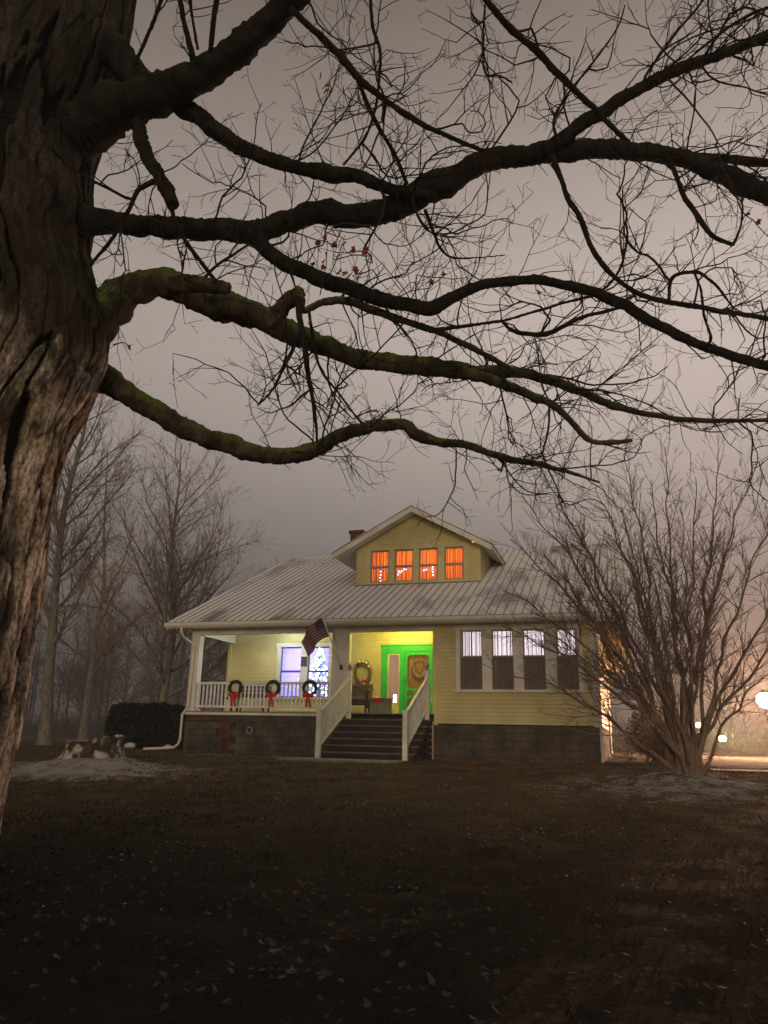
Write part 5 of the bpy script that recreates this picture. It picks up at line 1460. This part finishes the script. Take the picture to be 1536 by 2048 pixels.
tag(m.build('dead_leaves', mat('brown_bush_leaf', (.10, .055, .03), (.19, .11, .06), rough=.9, scale=4), db), kind='stuff')

# ---- right side yard: lamps, bushes
def lamp_post(name, loc, h, label, c, e, pw_, hr=.16):
    t = empty(name, loc); tag(t, label, 'lamp')
    m = MB(); m.lathe([(.10, -.3), (.10, .15), (.05, .22), (.045, h - .3), (.06, h - .26)], (0, 0, 0), 10); m.build('post', M['black'], t, smooth=True)
    m = MB(); m.lathe([(.07, h - .27), (hr * .9, h - .22), (hr * 1.15, h - .20), (hr * 1.15, h - .18)], (0, 0, 0), 14); m.build('collar', M['black'], t, smooth=True)
    m = MB(); m.ball((0, 0, h), hr, 16, 10); m.build('globe', emit(name + '_glow', c, e), t, smooth=True)
    m = MB(); m.lathe([(hr * .6, h + hr * .85), (hr * .4, h + hr * 1.15), (.001, h + hr * 1.3)], (0, 0, 0), 12); m.build('cap', M['black'], t, smooth=True)
    o = light(name + '_light', 'POINT', (loc[0], loc[1], loc[2] + h), pw_, c, hr * 1.1)
    return t
LX = CAM + ray(1530, 1400) * 34.0
lz = gz(LX.x, LX.y)
lamp_post('street_lamp', (LX.x, LX.y, lz), LX.z - lz, 'glaring warm street lamp at the right edge, in the fog', (1.0, .52, .30), 150, 62000, .34)
G1 = CAM + ray(1445, 1478) * 62.0
lamp_post('garden_lamp', (G1.x, G1.y, gz(G1.x, G1.y)), G1.z - gz(G1.x, G1.y), 'pale greenish lamp low behind the far bushes on the right', (.85, 1.0, .50), 60, 9000, .26)
G2 = CAM + ray(1397, 1450) * 66.0
lamp_post('amber_lamp', (G2.x, G2.y, gz(G2.x, G2.y)), G2.z - gz(G2.x, G2.y), 'small amber lamp seen between the shrub stems', (1.0, .46, .06), 20, 300, .24)
bushm = mat('far_bush_twig', (.10, .085, .055), (.17, .15, .10), rough=.9, scale=2)
for k, (px_, dd, s_) in enumerate(((1462, 60, 1.6), (1500, 61, 1.9), (1540, 60, 1.7), (1575, 62, 2.0))):
    p = CAM + ray(px_, 1500) * dd
    o = empty('far_bush', (p.x, p.y, gz(p.x, p.y))); m = MB(); rr = random.Random(50 + k)
    for q in range(34):
        a = rr.uniform(0, 6.283)
        shoot(m, (rr.gauss(0, .3), rr.gauss(0, .3), -.1), nrm((math.cos(a), math.sin(a), .9)), s_ * rr.uniform(.8, 1.3), .025, 2, rr, seg=.3, jit=.16, trop=.02, kids=(.3, .6), n=3, stop=.010)
    m.build('branch', bushm, o)
    tag(o, ('bare far bush right beside the greenish lamp', 'bare far bush second right of the greenish lamp', 'bare far bush under the glare of the street lamp', 'bare far bush at the extreme right edge')[k], 'bush', 'bare bushes along the far yard edge')

# ---- far wood, one mass of bare crowns in the fog
wd_ = MB(); rr = random.Random(12)
def wood_tree(x, y, H):
    z = gz(x, y); P = [(x, y, z), (x + rr.gauss(0, .2), y, z + H * .5), (x + rr.gauss(0, .5), y, z + H)]
    wd_.tube(P, [.15, .11, .02], 5)
    for k in range(24):
        f = rr.uniform(.22, .97); az = rr.uniform(0, 6.283); el = rad(rr.uniform(28, 62))
        shoot(wd_, (x, y, z + H * f), (math.cos(az) * math.cos(el), math.sin(az) * math.cos(el), math.sin(el)), H * .36 * (1.15 - .8 * f), .055 * (1.2 - f), 2, rr, seg=.8, jit=.13, trop=.05, kids=(.62, .6), n=3, stop=.014)
for k in range(64):
    x = -80 + k * 1.15 + rr.uniform(-1, 1); wood_tree(x, 58 + rr.uniform(-8, 14) + (-x) * .1, rr.uniform(12, 19))
for k in range(16):
    x = 3 + k * 2.6 + rr.uniform(-1, 1); wood_tree(x, 70 + rr.uniform(-6, 14), rr.uniform(10, 16))
for k in range(520):
    x = rr.uniform(-85, 40); y = (56 + rr.uniform(-6, 16) - .1 * x) if x < -4 else 68 + rr.uniform(-6, 10); z = gz(x, y)
    for q in range(5):
        a = rr.uniform(0, 6.283); shoot(wd_, (x + rr.gauss(0, .5), y, z - .2), nrm((.5 * math.cos(a), .5 * math.sin(a), 1)), rr.uniform(2.0, 4.6), .04, 1, rr, seg=.8, jit=.16, trop=.03, kids=(.45, .6), n=3, stop=.016)
tag(wd_.build('woodland', mat('far_wood_bark', (.05, .042, .036), (.08, .068, .058), rough=1, scale=1)), 'dim far bare wood fading into the night fog behind the house', 'wood', kind='stuff')

# ---- grass and leaf litter
gr = MB(); rg = np.random.default_rng(3)
n = 120000
gx = rg.uniform(-13, 9, n); gy = -20 + 22 * rg.random(n) ** .8 * .92 + 2.5
keep = np.ones(n, bool)
keep &= ~((gy > -2.6) & (gx < -4.1) & (gx > -12.2)); keep &= gy < -.05
keep &= ~((gy > -4.05) & (gx < -4.1) & (gx > -7.8))
sn = np.exp(-(((gx + 10.3) / 2.3) ** 2 + ((gy + 6.8) / 1.6) ** 2)) + .8 * np.exp(-(((gx - 1.0) / 2.2) ** 2 + ((gy + 6.1) / 1.6) ** 2))
keep &= rg.random(n) > 1.15 * sn
gx, gy = gx[keep], gy[keep]; n = len(gx)
gzv = ground_z(gx, gy)
cl_ = np.clip(.5 + .9 * np.array([mnoise.noise(Vector((a_ * 1.9, b_ * 1.9, 3))) + .6 * mnoise.noise(Vector((a_ * 5.5, b_ * 5.5, 9))) for a_, b_ in zip(gx, gy)]), .12, 1.5)
hh = rg.uniform(.020, .075, n) * cl_; az = rg.uniform(0, 6.283, n); ln = rg.uniform(-.06, .06, (n, 2))
w = .004 + .004 * rg.random(n)
dist = np.hypot(gx, gy + 20); w = w * (1 + dist / 9)
V = np.stack([np.stack([gx - w * np.cos(az), gy - w * np.sin(az), gzv - .02], -1), np.stack([gx + w * np.cos(az), gy + w * np.sin(az), gzv - .02], -1), np.stack([gx + ln[:, 0], gy + ln[:, 1], gzv + hh], -1)], 1)
gr.verts(V); gr.tris(np.arange(3 * n).reshape(-1, 3))
def turfmat():
    m = mat('dry_grass', (.35, .30, .25), (1.0, .95, .85), rough=.9, scale=1.6)
    t = m.node_tree; b = t.nodes['Principled BSDF']; src = b.inputs['Base Color'].links[0].from_socket
    g = t.nodes.new('ShaderNodeNewGeometry'); sp = t.nodes.new('ShaderNodeSeparateXYZ'); t.links.new(g.outputs['Position'], sp.inputs[0])
    f = t.nodes.new('ShaderNodeMapRange'); f.interpolation_type = 'SMOOTHSTEP'; f.inputs['From Min'].default_value = -15.5; f.inputs['From Max'].default_value = -6.5; t.links.new(sp.outputs['Y'], f.inputs['Value'])  # blades painted lighter toward the house as if lamplit, dark near the viewer
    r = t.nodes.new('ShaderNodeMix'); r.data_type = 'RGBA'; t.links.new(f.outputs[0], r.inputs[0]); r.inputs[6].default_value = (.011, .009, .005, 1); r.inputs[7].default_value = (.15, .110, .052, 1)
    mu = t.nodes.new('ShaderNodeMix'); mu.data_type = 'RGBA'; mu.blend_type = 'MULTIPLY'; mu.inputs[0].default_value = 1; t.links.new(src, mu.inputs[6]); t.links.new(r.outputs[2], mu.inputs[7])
    t.links.new(mu.outputs[2], b.inputs['Base Color']); return m
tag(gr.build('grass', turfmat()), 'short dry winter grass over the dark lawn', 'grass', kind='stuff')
ll = MB(); n = 16000
lx = rg.uniform(-13, 8, n); ly = -19.5 + 18 * rg.random(n)
keep = ~((ly > -4.05) & (lx < -4.1) & (lx > -7.8)); lx, ly = lx[keep], ly[keep]; n = len(lx)
nearl = np.hypot(lx, ly + 20) < 11
nx_, ny_ = lx[nearl], ly[nearl]; nk = len(nx_)
lr = np.array([.30, .62, .50, .90, .62, 1.0, .62, .90, .50, .62, .30]); la = np.radians(-72 + np.arange(11) * 32.4)
prof = np.concatenate([[(0, 0)], np.stack([lr * np.cos(la), lr * np.sin(la) + .35], -1)])
sz = rg.uniform(.020, .040, nk)[:, None]; an_ = rg.uniform(0, 6.283, nk)[:, None]; cu = rg.uniform(-.5, .9, nk)[:, None]; t1 = rg.uniform(-.5, .5, nk)[:, None]; t2 = rg.uniform(-.5, .5, nk)[:, None]
px_ = prof[None, :, 0] * np.cos(an_) - prof[None, :, 1] * np.sin(an_); py_ = prof[None, :, 0] * np.sin(an_) + prof[None, :, 1] * np.cos(an_)
pz_ = cu * (px_ ** 2 * .7 + .25 * np.sin(5 * py_ + an_)) + t1 * px_ + t2 * py_
b0 = ll.verts(np.stack([nx_[:, None] + px_ * sz, ny_[:, None] + py_ * sz, (ground_z(nx_, ny_) + .045)[:, None] + pz_ * sz], -1))
kk_ = np.arange(10); ll.tris((b0 + np.arange(nk)[:, None, None] * 12 + np.stack([0 * kk_, 1 + kk_, 2 + kk_], -1)[None]).reshape(-1, 3))
lx, ly = lx[~nearl], ly[~nearl]; n = len(lx)
lz_ = ground_z(lx, ly) + .035; s_ = rg.uniform(.012, .030, n); a_ = rg.uniform(0, 6.283, n); ti = rg.uniform(-.9, .9, (n, 2))
C4 = np.array([(-1, -.6), (.2, -.9), (1, .1), (.1, .9)])
cx_ = C4[None, :, 0] * np.cos(a_)[:, None] - C4[None, :, 1] * np.sin(a_)[:, None]; cy_ = C4[None, :, 0] * np.sin(a_)[:, None] + C4[None, :, 1] * np.cos(a_)[:, None]
Vv = np.stack([lx[:, None] + cx_ * s_[:, None], ly[:, None] + cy_ * s_[:, None], lz_[:, None] + (cx_ * ti[:, :1] + cy_ * ti[:, 1:]) * s_[:, None]], -1)
ll.verts(Vv); ll.quads(np.arange(4 * n).reshape(-1, 4))
tag(ll.build('fallen_leaves', mat('fallen_leaf', (.018, .011, .007), (.070, .050, .034), rough=.8, scale=4.6, lo=.42, hi=.72, coord='World')), 'fallen brown leaves scattered over the lawn', 'leaves', kind='stuff')

sf = MB(); n = 26000
fx = rg.uniform(-13, 9, n); fy = -15.5 + 15 * rg.random(n) ** .75
cl2 = np.array([mnoise.noise(Vector((a * .8, b * .8, 20))) + .8 * mnoise.noise(Vector((a * 3.1, b * 3.1, 24))) for a, b in zip(fx, fy)])
keep = (cl2 > .12) & ~((fy > -3.4) & (fx < -4.7) & (fx > -7.6)) & (rg.random(n) < np.clip((fy + 16) / 7, .08, 1))
fx, fy = fx[keep], fy[keep]; n = len(fx)
fz = ground_z(fx, fy) + rg.uniform(.03, .055, n); s_ = rg.uniform(.006, .018, n); a_ = rg.uniform(0, 6.283, n); ti = rg.uniform(-.5, .5, (n, 2))
cx_ = C4[None, :, 0] * np.cos(a_)[:, None] - C4[None, :, 1] * np.sin(a_)[:, None]; cy_ = C4[None, :, 0] * np.sin(a_)[:, None] + C4[None, :, 1] * np.cos(a_)[:, None]
sf.verts(np.stack([fx[:, None] + cx_ * s_[:, None], fy[:, None] + cy_ * s_[:, None], fz[:, None] + (cx_ * ti[:, :1] + cy_ * ti[:, 1:]) * s_[:, None]], -1)); sf.quads(np.arange(4 * n).reshape(-1, 4))
tag(sf.build('snow_flecks', mat('crusted_snow', (.11, .10, .085), (.28, .26, .235), rough=.9, scale=2, coord='World')), 'thin flecks of old snow caught in the grass', 'snow', kind='stuff')

# ------------------------------------------------------------------ night haze
hz = MB(); hz.box(-230, 230, -70, 230, -8, 24)
hm = bpy.data.materials.new('night_haze'); hm.use_nodes = True
t = hm.node_tree; t.nodes.clear()
pv = t.nodes.new('ShaderNodeVolumePrincipled'); pv.inputs['Density'].default_value = .0028; pv.inputs['Color'].default_value = (.80, .78, .78, 1); pv.inputs['Anisotropy'].default_value = .45
o_ = t.nodes.new('ShaderNodeOutputMaterial'); t.links.new(pv.outputs[0], o_.inputs['Volume'])
tag(hz.build('haze', hm), kind='stuff')
